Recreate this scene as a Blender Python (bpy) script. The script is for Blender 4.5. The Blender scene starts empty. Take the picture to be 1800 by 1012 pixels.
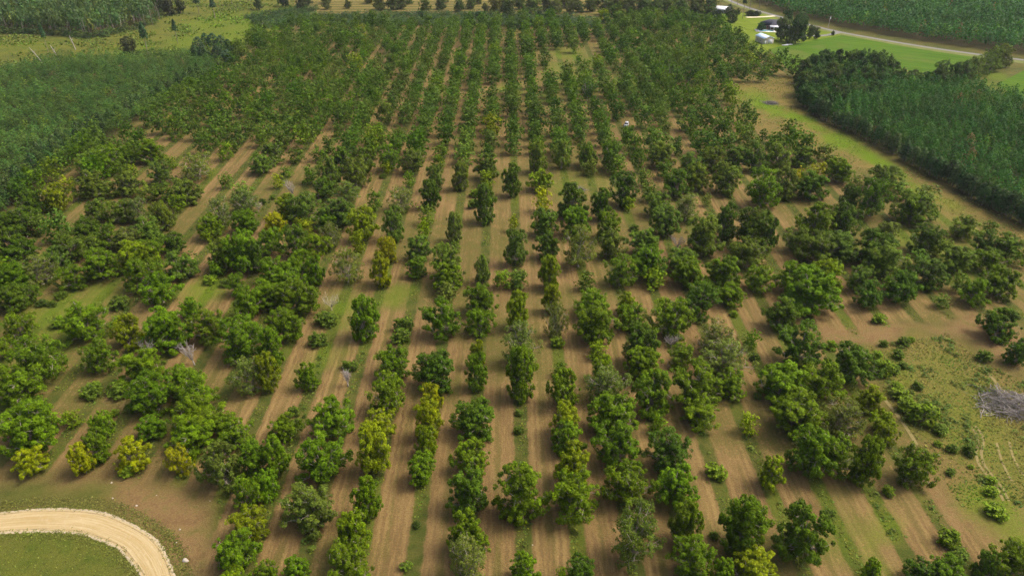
import bpy, math, random
import numpy as np
from math import radians, sin, cos, tan, pi

SC = bpy.context.scene
COL = SC.collection

# ------------------------------------------------------------------ camera
F = 1285.0                      # focal length in pixels of the 1800 px wide photograph
HC = 110.6                      # flying height of the camera
PITCH = math.atan((506 + 262) / F)
YAW = -math.atan(11 * cos(PITCH) / F)
cam_d = bpy.data.cameras.new('camera'); cam = bpy.data.objects.new('camera', cam_d); COL.objects.link(cam)
cam.location = (0, 0, HC)
cam.rotation_euler = (pi / 2 - PITCH, 0, YAW)
cam_d.sensor_width = 36.0
cam_d.lens = F / 1800 * 36.0
cam_d.clip_start = 1.0
cam_d.clip_end = 20000
SC.camera = cam

# ------------------------------------------------------------------ light
SUN_EL, SUN_AZ = radians(55), radians(80)        # azimuth clockwise from +Y: the sun stands to the right
world = bpy.data.worlds.new('World'); SC.world = world
world.use_nodes = True
wn = world.node_tree
bg = wn.nodes['Background']
sky = wn.nodes.new('ShaderNodeTexSky'); sky.sky_type = 'NISHITA'; sky.sun_disc = False
sky.sun_elevation = SUN_EL; sky.sun_rotation = SUN_AZ
sky.air_density = .6; sky.dust_density = 6.0; sky.ozone_density = .5
wn.links.new(sky.outputs[0], bg.inputs[0])
bg.inputs[1].default_value = 0.15
sun_d = bpy.data.lights.new('sun', 'SUN'); sun = bpy.data.objects.new('sun', sun_d); COL.objects.link(sun)
sun_d.energy = 1.2; sun_d.angle = radians(18.0); sun_d.color = (1.0, 0.95, 0.82)
sun.rotation_euler = (pi / 2 - SUN_EL, 0, pi - SUN_AZ)
sun.location = (200, 0, 300)
SC.view_settings.view_transform = 'Standard'; SC.view_settings.look = 'None'
SC.view_settings.exposure = 0.95; SC.view_settings.gamma = 1.0
SC.view_settings.use_curve_mapping = False
SC.render.engine = 'CYCLES'
SC.cycles.max_bounces = 6; SC.cycles.diffuse_bounces = 3; SC.cycles.transmission_bounces = 2
SC.cycles.volume_bounces = 0; SC.cycles.use_denoising = True

# ------------------------------------------------------------------ geometry of the place
_cp, _sp = cos(PITCH), sin(PITCH); _cy, _sy = cos(YAW), sin(YAW)
def ray(px, py):
    u = (px - 900) / F; v = -(py - 506) / F
    x, y, z = u, _cp + v * _sp, v * _cp - _sp         # camera looks along +Y, pitched down
    return np.array([x * _cy - y * _sy, x * _sy + y * _cy, z])
def gp(px, py, z=0.0):
    """the point of the plane at height z that the photograph shows at a pixel"""
    d = ray(px, py); t = (z - HC) / d[2]
    return np.array([d[0] * t, d[1] * t])
def at_y(px, py, Y):
    d = ray(px, py); t = Y / d[1]
    return d[0] * t, HC + d[2] * t
def pxm(py):
    return _cp * (py + 262) / HC
def gpoly(pts):
    return np.array([gp(x, y) for x, y in pts])
ROW0, ROWS = 2.87, 10.0           # the rows of trees run along +Y at x = ROW0 + 10 k
rng = np.random.default_rng(7)
random.seed(7)

# ------------------------------------------------------------------ helpers
def mat(name):
    m = bpy.data.materials.new(name); m.use_nodes = True
    return m, m.node_tree, m.node_tree.nodes['Principled BSDF']
def simple(name, col, rough=0.8, spec=0.2, noise=0.0, scale=3.0):
    m, t, b = mat(name)
    b.inputs['Roughness'].default_value = rough
    b.inputs['Specular IOR Level'].default_value = spec
    if noise:
        n = t.nodes.new('ShaderNodeTexNoise'); n.inputs['Scale'].default_value = scale; n.inputs['Detail'].default_value = 5
        g = t.nodes.new('ShaderNodeNewGeometry'); t.links.new(g.outputs['Position'], n.inputs['Vector'])
        r = t.nodes.new('ShaderNodeMix'); r.data_type = 'RGBA'
        r.inputs[6].default_value = [c * (1 - noise) for c in col] + [1]
        r.inputs[7].default_value = [min(1, c * (1 + noise)) for c in col] + [1]
        t.links.new(n.outputs[0], r.inputs[0]); t.links.new(r.outputs[2], b.inputs['Base Color'])
    else:
        b.inputs['Base Color'].default_value = (*col, 1)
    return m
def mesh_np(name, v, faces, material=None, attrs=None, smooth=False):
    """one mesh from arrays; faces is a list of int arrays (n,3) / (n,4)"""
    me = bpy.data.meshes.new(name)
    v = np.asarray(v, dtype=np.float32)
    me.vertices.add(len(v)); me.vertices.foreach_set('co', v.ravel())
    fl = [np.asarray(f, dtype=np.int32) for f in faces if len(f)]
    loops = np.concatenate([f.ravel() for f in fl])
    tot = np.concatenate([np.full(len(f), f.shape[1], dtype=np.int32) for f in fl])
    start = np.concatenate([[0], np.cumsum(tot)[:-1]]).astype(np.int32)
    me.loops.add(len(loops)); me.loops.foreach_set('vertex_index', loops)
    me.polygons.add(len(tot)); me.polygons.foreach_set('loop_start', start); me.polygons.foreach_set('loop_total', tot)
    if smooth:
        me.polygons.foreach_set('use_smooth', np.ones(len(tot), dtype=bool))
    me.update(calc_edges=True)
    for an, (ty, arr) in (attrs or {}).items():
        a = me.attributes.new(an, ty, 'POINT')
        a.data.foreach_set('color' if 'COLOR' in ty else 'value', np.asarray(arr, dtype=np.float32).ravel())
    if material: me.materials.append(material)
    return me
def link(name, me, parent=None):
    o = bpy.data.objects.new(name, me); COL.objects.link(o)
    if parent: o.parent = parent
    return o
def tag(o, label=None, cat=None, group=None, kind=None):
    if label: o['label'] = label
    if cat: o['category'] = cat
    if group: o['group'] = group
    if kind: o['kind'] = kind
    return o
def empty(name, loc, rz=0.0):
    o = bpy.data.objects.new(name, None); COL.objects.link(o)
    o.location = loc; o.rotation_euler = (0, 0, rz); o.empty_display_size = 0.5
    return o
def structure(name, me):
    return tag(link(name, me), kind='structure')
class MB:
    """collects simple solids into one mesh"""
    def __init__(s): s.v = []; s.q = []; s.t = []; s.n = 0
    def add(s, v, q=(), t=()):
        s.v.append(np.asarray(v, float)); s.q += [[i + s.n for i in f] for f in q]; s.t += [[i + s.n for i in f] for f in t]; s.n += len(v)
    def box(s, x0, x1, y0, y1, z0, z1):
        s.add([(x0,y0,z0),(x1,y0,z0),(x1,y1,z0),(x0,y1,z0),(x0,y0,z1),(x1,y0,z1),(x1,y1,z1),(x0,y1,z1)],
              [(0,3,2,1),(4,5,6,7),(0,1,5,4),(1,2,6,5),(2,3,7,6),(3,0,4,7)])
    def tube(s, pts, rad, n=6):
        pts = np.asarray(pts, float); k = len(pts); vs = []
        for i in range(k):
            d = pts[min(i + 1, k - 1)] - pts[max(i - 1, 0)]; d = d / (np.linalg.norm(d) + 1e-9)
            a = np.cross(d, (0.31, 0.95, 0.1)); a /= np.linalg.norm(a) + 1e-9; b = np.cross(d, a)
            for j in range(n):
                w = 2 * pi * j / n
                vs.append(pts[i] + rad[i] * (cos(w) * a + sin(w) * b))
        q = [(i*n+j, i*n+(j+1) % n, (i+1)*n+(j+1) % n, (i+1)*n+j) for i in range(k-1) for j in range(n)]
        vs.append(pts[-1]); t = [((k-1)*n+j, (k-1)*n+(j+1) % n, k*n) for j in range(n)]
        s.add(vs, q, t)
    def mesh(s, name, m=None, smooth=False):
        return mesh_np(name, np.concatenate(s.v), [np.array(f) for f in (s.q, s.t) if f], m, smooth=smooth)
def lattice(seed, n=256):
    return np.random.default_rng(seed).random((n, n))
_L = [lattice(100 + i) for i in range(6)]
def vnoise(x, y, cell, i=0):
    """smooth value noise in 0..1"""
    L = _L[i]; n = L.shape[0]
    x = np.asarray(x) / cell; y = np.asarray(y) / cell
    xi = np.floor(x).astype(int); yi = np.floor(y).astype(int); fx = x - xi; fy = y - yi
    fx = fx * fx * (3 - 2 * fx); fy = fy * fy * (3 - 2 * fy)
    g = lambda a, b: L[a % n, b % n]
    return (g(xi, yi) * (1-fx) + g(xi+1, yi) * fx) * (1-fy) + (g(xi, yi+1) * (1-fx) + g(xi+1, yi+1) * fx) * fy
def inside(poly, x, y):
    x = np.asarray(x, float); y = np.asarray(y, float); r = np.zeros(x.shape, bool)
    px, py = poly[:, 0], poly[:, 1]; j = len(poly) - 1
    for i in range(len(poly)):
        c = ((py[i] > y) != (py[j] > y)) & (x < (px[j]-px[i]) * (y-py[i]) / (py[j]-py[i] + 1e-12) + px[i])
        r ^= c; j = i
    return r
ONES = ['', 'first', 'second', 'third', 'fourth', 'fifth', 'sixth', 'seventh', 'eighth', 'ninth', 'tenth', 'eleventh', 'twelfth', 'thirteenth',
        'fourteenth', 'fifteenth', 'sixteenth', 'seventeenth', 'eighteenth', 'nineteenth']
TENS = {20: 'twentieth', 30: 'thirtieth', 40: 'fortieth', 50: 'fiftieth', 60: 'sixtieth', 70: 'seventieth', 80: 'eightieth'}
TENW = {20: 'twenty', 30: 'thirty', 40: 'forty', 50: 'fifty', 60: 'sixty', 70: 'seventy', 80: 'eighty'}
def nth(n):
    if n < 20: return ONES[n]
    t = n // 10 * 10
    return TENS[t] if n == t else TENW[t] + '-' + ONES[n - t]

# ------------------------------------------------------------------ outlines, read off the photograph and laid on the ground
P_ORCH = gpoly([(-150,520),(-30,430),(90,305),(245,215),(372,142),(425,95),(465,64),(500,46),(1045,46),(1085,34),(1268,37),(1300,72),(1335,98),
                (1398,132),(1375,150),(1300,152),(1285,165),(1290,200),(1350,238),(1420,262),(1475,285),(1505,305),(1570,325),(1650,362),(1720,388),(1830,440),
                (1830,560),(1720,560),(1640,560),(1560,575),(1500,590),(1440,600),(1500,640),(1545,690),(1600,770),(1650,830),(1690,900),(1760,960),(1900,1010),
                (2300,1700),(100,1700),(340,1200),(380,960),(385,880),(340,845),(0,835),(-200,850)])
P_TURN = gpoly([(-150,845),(60,842),(170,838),(300,845),(350,860),(385,900),(390,1100),(330,1100),(320,990),(290,930),(230,895),(150,868),(0,866),(-150,880)])
P_ISLE = gpoly([(-200,948),(0,940),(75,936),(140,940),(207,966),(230,996),(244,1012),(255,1090),(-200,1090)])
P_TRI = gpoly([(1430,560),(1500,575),(1600,572),(1700,552),(1760,560),(1800,590),(1900,650),(1900,700),(1800,660),(1720,610),(1665,578),(1560,600),(1500,612),(1440,600)])
P_BAND = gpoly([(1600,800),(1650,850),(1700,905),(1760,895),(1850,900),(1850,960),(1760,960),(1690,930),(1640,900)])
P_ROUGH = gpoly([(1520,608),(1600,598),(1665,585),(1720,630),(1850,700),(1850,905),(1740,900),(1690,890),(1640,820),(1560,700)])
P_MEADOW = gpoly([(1265,150),(1390,132),(1405,190),(1440,212),(1530,252),(1600,292),(1700,347),(1830,415),(1830,450),(1650,365),(1560,322),(1475,285),(1350,240),(1285,200)])
P_CLEAR = gpoly([(-400,62),(0,60),(160,67),(210,57),(268,42),(285,-5),(300,-60),(560,-60),(540,20),(500,46),(462,64),(420,92),(340,100),(110,106),(60,116),(0,152),(-400,240)])
P_LPINE = gpoly([(-500,330),(-60,160),(20,128),(60,116),(110,109),(250,104),(330,100),(372,98),(405,92),(412,98),(372,138),(245,212),(90,302),(-30,425),(-150,515),(-500,700)])
P_LOAK = gpoly([(330,98),(350,88),(385,82),(412,92),(418,110),(385,140),(330,165),(300,150)])
P_TLFOR = gpoly([(-700,60),(0,58),(70,59),(160,66),(205,56),(262,42),(290,0),(300,-40),(360,-120),(-700,-120)])
P_RWOOD = gpoly([(1398,136),(1405,188),(1440,210),(1530,250),(1600,290),(1700,345),(1800,400),(1950,470),(2300,420),(2100,240),(1850,196),(1790,186),(1742,180),(1700,165),(1640,160),(1570,152),(1480,134),(1430,128)])
P_TRPINE = gpoly([(1300,-70),(1310,-10),(1330,6),(1395,28),(1480,48),(1560,63),(1640,76),(1730,88),(1800,96),(2300,160),(2600,-70)])
P_CROP = gpoly([(1352,86),(1478,62.5),(1500,64),(1600,84),(1722,101.5),(1700,122),(1640,138),(1560,140),(1480,134),(1430,128),(1398,130),(1385,122)])
P_CROP2 = gpoly([(1752,149),(1800,124),(1900,100),(2100,110),(2100,230),(1850,190),(1790,176)])
P_LAWN = gpoly([(1240,34),(1262,24),(1335,22),(1372,31.5),(1475,57),(1478,62.5),(1352,86),(1345,96),(1320,86),(1285,55)])
P_SCRUB = gpoly([(430,30),(520,16),(560,14),(545,27),(600,27),(700,24),(860,26),(1000,28),(1050,38),(1045,48),(900,50),(740,46),(620,46),(520,45),(460,52)])
P_TOPORCH = gpoly([(545,26),(700,23),(860,25),(1010,28),(1090,33),(1255,37),(1265,20),(1240,-60),(560,-60),(500,0)])

# ------------------------------------------------------------------ ground: one sheet to the horizon
def axis(lo, hi, step, far):
    a = list(np.arange(lo, hi + 0.1, step)); d = step; x = hi
    up = []
    while x < far:
        d *= 1.35; x += d; up.append(x)
    d = step; x = lo; dn = []
    while x > -far:
        d *= 1.35; x -= d; dn.append(x)
    return np.array(dn[::-1] + a + up)
gx = axis(-250, 300, 1.9, 7000); gy = axis(60, 640, 1.9, 7000)
GX, GY = np.meshgrid(gx, gy)
WX = GX + (vnoise(GX, GY, 9, 0) - .5) * 6 + (vnoise(GX, GY, 3, 1) - .5) * 3
WY = GY + (vnoise(GX, GY, 9, 2) - .5) * 8 + (vnoise(GX, GY, 3, 3) - .5) * 4
def blur(m, n=2):
    m = m.astype(float)
    for _ in range(n):
        p = np.pad(m, 1, mode='edge')
        m = (p[:-2, 1:-1] + p[2:, 1:-1] + p[1:-1, :-2] + p[1:-1, 2:] + 2 * m) / 6
    return m
def spots(lst, X_=None, Y_=None):
    X_ = WX if X_ is None else X_; Y_ = WY if Y_ is None else Y_; m = np.zeros_like(X_)
    for px, py, r, s in lst:
        c = gp(px, py); d = np.hypot(X_ - c[0], (Y_ - c[1]) * .6) / r
        m = np.maximum(m, s * np.clip(1.6 - 1.3 * d, 0, 1))
    return m
M_orch = blur(inside(P_ORCH, WX, WY), 1)
M_mown = blur(inside(P_TURN, WX, WY) | inside(P_TRI, WX, WY) | inside(P_BAND, WX, WY), 2)
M_mown = np.clip(M_mown + spots([(1690,830,7,.8),(1655,800,4,.6),(1765,872,6,.6),(1600,648,5,.5),(1640,715,4,.4),(1740,650,6,.5),(1720,800,4,.4)]), 0, 1)
M_clear = np.maximum(blur(inside(P_CLEAR, WX, WY), 2), .3 * blur(inside(P_ISLE, WX, WY), 2))
M_straw = blur(inside(P_ROUGH, WX, WY), 1) * (.55 + .45 * vnoise(GX, GY, 11, 4)) + blur(inside(P_MEADOW, WX, WY), 2)
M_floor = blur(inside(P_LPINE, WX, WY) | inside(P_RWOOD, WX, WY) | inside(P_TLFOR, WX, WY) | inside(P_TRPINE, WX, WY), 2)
M_top = blur(inside(P_TOPORCH, WX, WY), 1)
n1 = vnoise(GX, GY, 38, 0); n2 = vnoise(GX, GY, 15, 1)
M_grassy = .22 + .34 * np.clip((GY - 190) / 200, 0, 1) + np.clip((n1 * .5 + n2 * .5 - .53) * 4.5, 0, 1) * .8
lush = np.clip((vnoise(GX, GY, 13, 5) - .55) * 4, 0, 1)
# lush green patches of the meadow, the clearing in the far rows, grassy alleys
LUSH = [(1345,183,8,1),(1395,205,7,1),(1440,228,5,.8),(1490,258,6,.5),(1540,280,6,1),(1300,165,7,.6),(1570,300,6,.9),(1480,250,8,.9),(1660,355,5,.5),
                (1010,140,16,.4),(1000,95,12,.45),(980,120,9,.35),(1030,110,12,.35),(1755,135,9,.6),(1738,150,8,.5),(900,155,7,.7),(960,170,6,.6),(770,160,6,.7),(500,210,7,.7),(1100,150,10,.7),(1150,175,9,.6),
                (1700,760,10,.35),(1740,800,9,.25),(1600,690,5,.4),(1570,640,5,.4),(1620,740,4,.4),(1680,670,10,.25),(1750,900,6,.7),(1555,990,4,.4),(1545,925,4,.5),(1480,930,5,.25),
                (610,540,7,.6),(700,520,6,.5),(560,640,6,.4),(1000,330,9,.35),(1060,320,8,.25),(110,560,9,.6),(60,640,9,.6),(100,540,8,.4),(180,520,7,.5),(360,510,6,.7),(1640,375,5,.5),(1700,395,5,.5),(1640,440,12,.5),(1700,460,12,.5),
                (1580,420,8,.5),(1480,410,6,.5),(1330,310,7,.4),(60,985,9,.2),(190,985,6,.2),(30,960,8,.2),(1420,212,5,.9),(1465,236,4,.4),(1518,270,5,.8),(1560,292,5,1),(1590,312,4,.7),(1620,335,5,.7),(1330,170,9,.7),(1360,195,7,.9),(410,65,26,.55),(340,72,20,.5),(455,38,26,.6),(230,88,16,.35),(380,40,24,.5),(500,28,20,.5),(60,80,14,.3)]
M_lush = spots(LUSH)
M_grassy = np.clip(M_grassy + spots([(100,560,20,.8),(40,620,16,.8),(1000,335,12,.8),(1010,110,30,.8),(1640,450,30,.6),(600,540,10,.6),(1480,935,6,.5),(330,400,12,.5),(450,350,12,.5)]), 0, 1)
vz = np.zeros_like(GX)
V = np.stack([GX, GY, vz], -1).reshape(-1, 3)
nx, ny = len(gx), len(gy)
idx = np.arange(nx * ny).reshape(ny, nx)
Q = np.stack([idx[:-1, :-1], idx[:-1, 1:], idx[1:, 1:], idx[1:, :-1]], -1).reshape(-1, 4)
one = np.ones_like(GX)
mA = np.stack([M_orch, M_mown, M_clear, one], -1); mB = np.stack([np.clip(M_straw, 0, 1), M_floor, M_grassy, one], -1)
mC = np.stack([np.clip(M_lush, 0, 1), M_top, lush, one], -1)

gm, gt, gb = mat('orchard ground')
N, Lk = gt.nodes.new, gt.links.new
def attr(t, name):
    a = t.nodes.new('ShaderNodeAttribute'); a.attribute_name = name
    s = t.nodes.new('ShaderNodeSeparateColor'); t.links.new(a.outputs['Color'], s.inputs[0]); return s.outputs
def math_(t, op, a, b=None, c=None, clamp=False):
    n = t.nodes.new('ShaderNodeMath'); n.operation = op; n.use_clamp = clamp
    for i, v in enumerate((a, b, c)):
        if v is None: continue
        if isinstance(v, (int, float)): n.inputs[i].default_value = v
        else: t.links.new(v, n.inputs[i])
    return n.outputs[0]
def ramp(t, v, lo, hi):
    n = t.nodes.new('ShaderNodeMapRange'); n.interpolation_type = 'SMOOTHSTEP'; t.links.new(v, n.inputs[0])
    n.inputs[1].default_value = lo; n.inputs[2].default_value = hi; return n.outputs[0]
def mix(t, f, a, b):
    n = t.nodes.new('ShaderNodeMix'); n.data_type = 'RGBA'
    for i, v in ((0, f), (6, a), (7, b)):
        if isinstance(v, (int, float)): n.inputs[i].default_value = v
        elif isinstance(v, tuple): n.inputs[i].default_value = (*v, 1)
        else: t.links.new(v, n.inputs[i])
    return n.outputs[2]
def noise(t, vec, scale, detail=4, rough=.55):
    n = t.nodes.new('ShaderNodeTexNoise'); n.inputs['Scale'].default_value = scale; n.inputs['Detail'].default_value = detail
    n.inputs['Roughness'].default_value = rough; t.links.new(vec, n.inputs['Vector']); return n.outputs[0]
geo = N('ShaderNodeNewGeometry'); pos = geo.outputs['Position']
sep = N('ShaderNodeSeparateXYZ'); Lk(pos, sep.inputs[0])
stretch = N('ShaderNodeVectorMath'); stretch.operation = 'MULTIPLY'; Lk(pos, stretch.inputs[0]); stretch.inputs[1].default_value = (1, .13, 1)
A, B, C = attr(gt, 'region_a'), attr(gt, 'region_b'), attr(gt, 'region_c')
nf = noise(gt, pos, 1.6, 6, .7); nm = noise(gt, pos, .33, 5, .6); nl = noise(gt, pos, .055, 4, .55); ns = noise(gt, stretch.outputs[0], 1.7, 4, .6); nsl = noise(gt, stretch.outputs[0], .35, 4, .6)
ng = noise(gt, pos, 4.0, 4, .75)
# distance from the nearest row of trees, edges frayed
wob = math_(gt, 'MULTIPLY_ADD', math_(gt, 'SUBTRACT', nm, .5), 1.5, math_(gt, 'MULTIPLY', math_(gt, 'SUBTRACT', nf, .5), 1.1))
fr = math_(gt, 'FRACT', math_(gt, 'DIVIDE', math_(gt, 'SUBTRACT', sep.outputs[0], ROW0 - ROWS / 2), ROWS))
rd = math_(gt, 'ADD', math_(gt, 'ABSOLUTE', math_(gt, 'MULTIPLY', math_(gt, 'SUBTRACT', fr, .5), ROWS)), wob)
brown = mix(gt, ramp(gt, nl, .35, .65), (.175, .116, .062), (.265, .182, .096))
brown = mix(gt, math_(gt, 'MULTIPLY', ramp(gt, ns, .45, .72), .7), brown, (.36, .26, .13))
brown = mix(gt, math_(gt, 'MULTIPLY', ramp(gt, nf, .52, .75), .55), brown, (.14, .095, .05))
grass = mix(gt, ramp(gt, nm, .35, .65), (.07, .098, .02), (.115, .125, .034))
grass = mix(gt, math_(gt, 'MULTIPLY', ramp(gt, ng, .5, .75), .6), grass, (.045, .07, .013))
dry = mix(gt, ramp(gt, nm, .35, .65), (.20, .165, .06), (.15, .145, .045))
dry = mix(gt, math_(gt, 'MULTIPLY', ramp(gt, nf, .5, .72), .6), dry, (.27, .205, .085))
lushc = mix(gt, ramp(gt, nf, .35, .65), (.10, .165, .015), (.15, .19, .022))
# alley: brown with a grassier middle, more grass where the mask says so
cell = N('ShaderNodeTexWhiteNoise'); cell.noise_dimensions = '1D'
Lk(math_(gt, 'FLOOR', math_(gt, 'DIVIDE', math_(gt, 'SUBTRACT', sep.outputs[0], ROW0), ROWS)), cell.inputs['W'])
lane = cell.outputs[0]
# two straw-coloured wheel lines in every alley
def line(at, w): return math_(gt, 'SUBTRACT', 1.0, ramp(gt, math_(gt, 'ABSOLUTE', math_(gt, 'SUBTRACT', rd, at)), w * .3, w))
lines = math_(gt, 'MULTIPLY', math_(gt, 'MAXIMUM', line(2.5, .55), line(3.9, .5)), math_(gt, 'MULTIPLY', ramp(gt, nsl, .36, .6), math_(gt, 'MULTIPLY_ADD', lane, .5, .35)))
plain = mix(gt, ramp(gt, nm, .35, .65), (.20, .135, .07), (.28, .20, .105))
plain = mix(gt, math_(gt, 'MULTIPLY', ramp(gt, nf, .5, .72), .6), plain, (.36, .265, .15))
plain = mix(gt, math_(gt, 'MULTIPLY', ramp(gt, ng, .5, .7), .5), plain, (.15, .11, .05))
brown = mix(gt, lines, brown, (.42, .31, .155))
brown = mix(gt, math_(gt, 'MULTIPLY', ramp(gt, lane, .3, .9), .35), brown, (.27, .205, .095))
midf = math_(gt, 'MULTIPLY', ramp(gt, rd, 3.6, 4.7), math_(gt, 'MULTIPLY', ramp(gt, nsl, .38, .6), .65))
alley = mix(gt, midf, brown, mix(gt, .45, grass, dry))
gcov = math_(gt, 'MULTIPLY', B[2], ramp(gt, math_(gt, 'ADD', nf, math_(gt, 'MULTIPLY', nm, .6)), .55, .88))
alley = mix(gt, gcov, alley, mix(gt, .5, grass, dry))
tuft = math_(gt, 'MULTIPLY', ramp(gt, ng, .55, .7), .65)
alley = mix(gt, tuft, alley, grass)
strip = math_(gt, 'MULTIPLY', math_(gt, 'SUBTRACT', 1.0, ramp(gt, rd, 1.15, 1.85)), ramp(gt, math_(gt, 'ADD', math_(gt, 'MULTIPLY', nsl, .6), math_(gt, 'MULTIPLY', nm, .4)), .26, .42))
orch = mix(gt, strip, alley, mix(gt, math_(gt, 'MULTIPLY', C[2], .5), grass, lushc))
rough = mix(gt, ramp(gt, nl, .4, .6), mix(gt, .5, grass, dry), grass)
mown = mix(gt, math_(gt, 'MULTIPLY', ramp(gt, math_(gt, 'ADD', nm, math_(gt, 'MULTIPLY', nf, .5)), .72, .95), .8), plain, mix(gt, .5, grass, dry))
clear = mix(gt, ramp(gt, math_(gt, 'ADD', math_(gt, 'MULTIPLY', nm, .5), math_(gt, 'MULTIPLY', nl, .5)), .4, .58), mix(gt, .25, grass, lushc), mix(gt, .5, lushc, (.16, .15, .035)))
straw = mix(gt, ramp(gt, nl, .35, .62), dry, mix(gt, .5, dry, (.26, .2, .07)))
straw = mix(gt, math_(gt, 'MULTIPLY', ramp(gt, nm, .45, .65), .45), straw, mix(gt, .4, grass, lushc))
straw = mix(gt, math_(gt, 'MULTIPLY', ramp(gt, ng, .5, .7), .55), straw, (.085, .08, .022))
straw = mix(gt, math_(gt, 'MULTIPLY', ramp(gt, nf, .55, .75), .5), straw, (.31, .25, .10))
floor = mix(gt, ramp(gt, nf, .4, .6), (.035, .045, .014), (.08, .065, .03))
# the farther orchard's rows run across
yb = math_(gt, 'FRACT', math_(gt, 'DIVIDE', math_(gt, 'ADD', sep.outputs[1], math_(gt, 'MULTIPLY', wob, 1.5)), 11.0))
topc = mix(gt, ramp(gt, math_(gt, 'ABSOLUTE', math_(gt, 'SUBTRACT', yb, .5)), .12, .24), mix(gt, .5, dry, (.3, .25, .1)), mix(gt, .35, grass, dry))
col = mix(gt, A[0], rough, orch)
col = mix(gt, A[1], col, mown)
col = mix(gt, A[2], col, clear)
col = mix(gt, B[0], col, straw)
col = mix(gt, C[1], col, topc)
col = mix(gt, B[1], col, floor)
vivid = mix(gt, ramp(gt, nf, .35, .65), (.10, .20, .006), (.14, .235, .010))
col = mix(gt, math_(gt, 'MULTIPLY', C[0], ramp(gt, nf, .25, .5)), col, vivid)
gmul = N('ShaderNodeVectorMath'); gmul.operation = 'MULTIPLY'; Lk(col, gmul.inputs[0]); gmul.inputs[1].default_value = (.74, .665, .52)
gb.inputs['Roughness'].default_value = .95; gb.inputs['Specular IOR Level'].default_value = .1
litter = noise(gt, pos, 2.6, 6, .8)
speck = N('ShaderNodeVectorMath'); speck.operation = 'SCALE'; Lk(gmul.outputs[0], speck.inputs[0]); Lk(math_(gt, 'MULTIPLY_ADD', litter, 1.5, .25), speck.inputs['Scale'])
Lk(speck.outputs[0], gb.inputs['Base Color'])
bmp = N('ShaderNodeBump'); bmp.inputs['Strength'].default_value = .7; bmp.inputs['Distance'].default_value = .25
Lk(math_(gt, 'ADD', ng, nf), bmp.inputs['Height']); Lk(bmp.outputs[0], gb.inputs['Normal'])
ground = structure('ground', mesh_np('ground', V, [Q], gm, {'region_a': ('FLOAT_COLOR', mA), 'region_b': ('FLOAT_COLOR', mB), 'region_c': ('FLOAT_COLOR', mC)}))

# ------------------------------------------------------------------ roads, lawn, field: sheets above the ground
def catmull(P, n=8):
    P = np.asarray(P, float); out = []
    for i in range(len(P) - 1):
        p0, p1, p2, p3 = P[max(i-1, 0)], P[i], P[i+1], P[min(i+2, len(P)-1)]
        for t in np.linspace(0, 1, n, endpoint=False):
            out.append(.5 * (2*p1 + (p2-p0)*t + (2*p0-5*p1+4*p2-p3)*t*t + (3*p1-p0-3*p2+p3)*t**3))
    out.append(P[-1]); return np.array(out)
outer = catmull(gpoly([(-220,925),(-100,908),(0,898),(62,891.5),(125,891.5),(175,896),(215,909),(265,936),(292,966),(310,1009),(322,1060),(330,1110),(330,1180),(318,1260)]), 14)
inner = catmull(gpoly([(-220,965),(-100,949),(-20,941),(40,937.5),(85,937),(118,938.5),(150,944),(200,963),(228,992),(242,1012),(250,1055),(256,1110),(254,1180),(240,1260)]), 14)
prof = [(0, -.02), (.03, .02), (.07, .05), (.12, .04), (.2, .04), (.3, .08), (.42, .06), (.5, .1), (.6, .05), (.7, .09), (.8, .04), (.88, .04), (.93, .05), (.97, .02), (1, -.02)]
rv, ru = [], []
for i in range(len(outer)):
    for s, z in prof:
        j = (.55 * (vnoise(i * 1.0, s * 9, 1.3, 1) - .5) + .45 * (vnoise(i * 1.0, s * 7, 5, 2) - .5)) * (.35 if s < .1 or s > .9 else .1)
        p = outer[i] * (1 - s) + inner[i] * s
        e = (outer[i] - inner[i]); e /= np.linalg.norm(e)
        p = p + e * j * 1.6
        rv.append((*p, z + .004 + abs(j) * .05 * (1 if 0 < s < 1 else 0))); ru.append((s, i / 14, 0, 1))
k = len(prof)
rq = [(i*k+j, (i+1)*k+j, (i+1)*k+j+1, i*k+j+1) for i in range(len(outer)-1) for j in range(k-1)]
sm, st, sb = mat('packed sand')
ra = st.nodes.new('ShaderNodeAttribute'); ra.attribute_name = 'across'
rs = st.nodes.new('ShaderNodeVectorMath'); rs.operation = 'MULTIPLY'; st.links.new(ra.outputs['Vector'], rs.inputs[0]); rs.inputs[1].default_value = (22, .5, 1)
n_r = noise(st, rs.outputs[0], 1.0, 4, .65)
g2 = st.nodes.new('ShaderNodeNewGeometry'); n_p = noise(st, g2.outputs['Position'], 1.2, 6, .7)
sc = mix(st, ramp(st, n_r, .35, .65), (.40, .315, .165), (.325, .24, .105))
sc = mix(st, math_(st, 'MULTIPLY', ramp(st, n_p, .5, .75), .5), sc, (.45, .375, .245))
sepx = st.nodes.new('ShaderNodeSeparateColor'); st.links.new(ra.outputs['Color'], sepx.inputs[0])
edge = ramp(st, math_(st, 'ADD', math_(st, 'ABSOLUTE', math_(st, 'SUBTRACT', sepx.outputs[0], .5)), math_(st, 'MULTIPLY', math_(st, 'SUBTRACT', n_p, .5), .12)), .36, .43)
sc = mix(st, math_(st, 'MULTIPLY', edge, .75), sc, (.385, .325, .225))
rut = ramp(st, math_(st, 'ABSOLUTE', math_(st, 'SUBTRACT', math_(st, 'ABSOLUTE', math_(st, 'SUBTRACT', sepx.outputs[0], .5)), .34)), .03, .0)
fade = ramp(st, math_(st, 'ADD', math_(st, 'ABSOLUTE', math_(st, 'SUBTRACT', sepx.outputs[0], .5)), math_(st, 'MULTIPLY', math_(st, 'SUBTRACT', n_p, .5), .10)), .462, .478)
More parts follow.
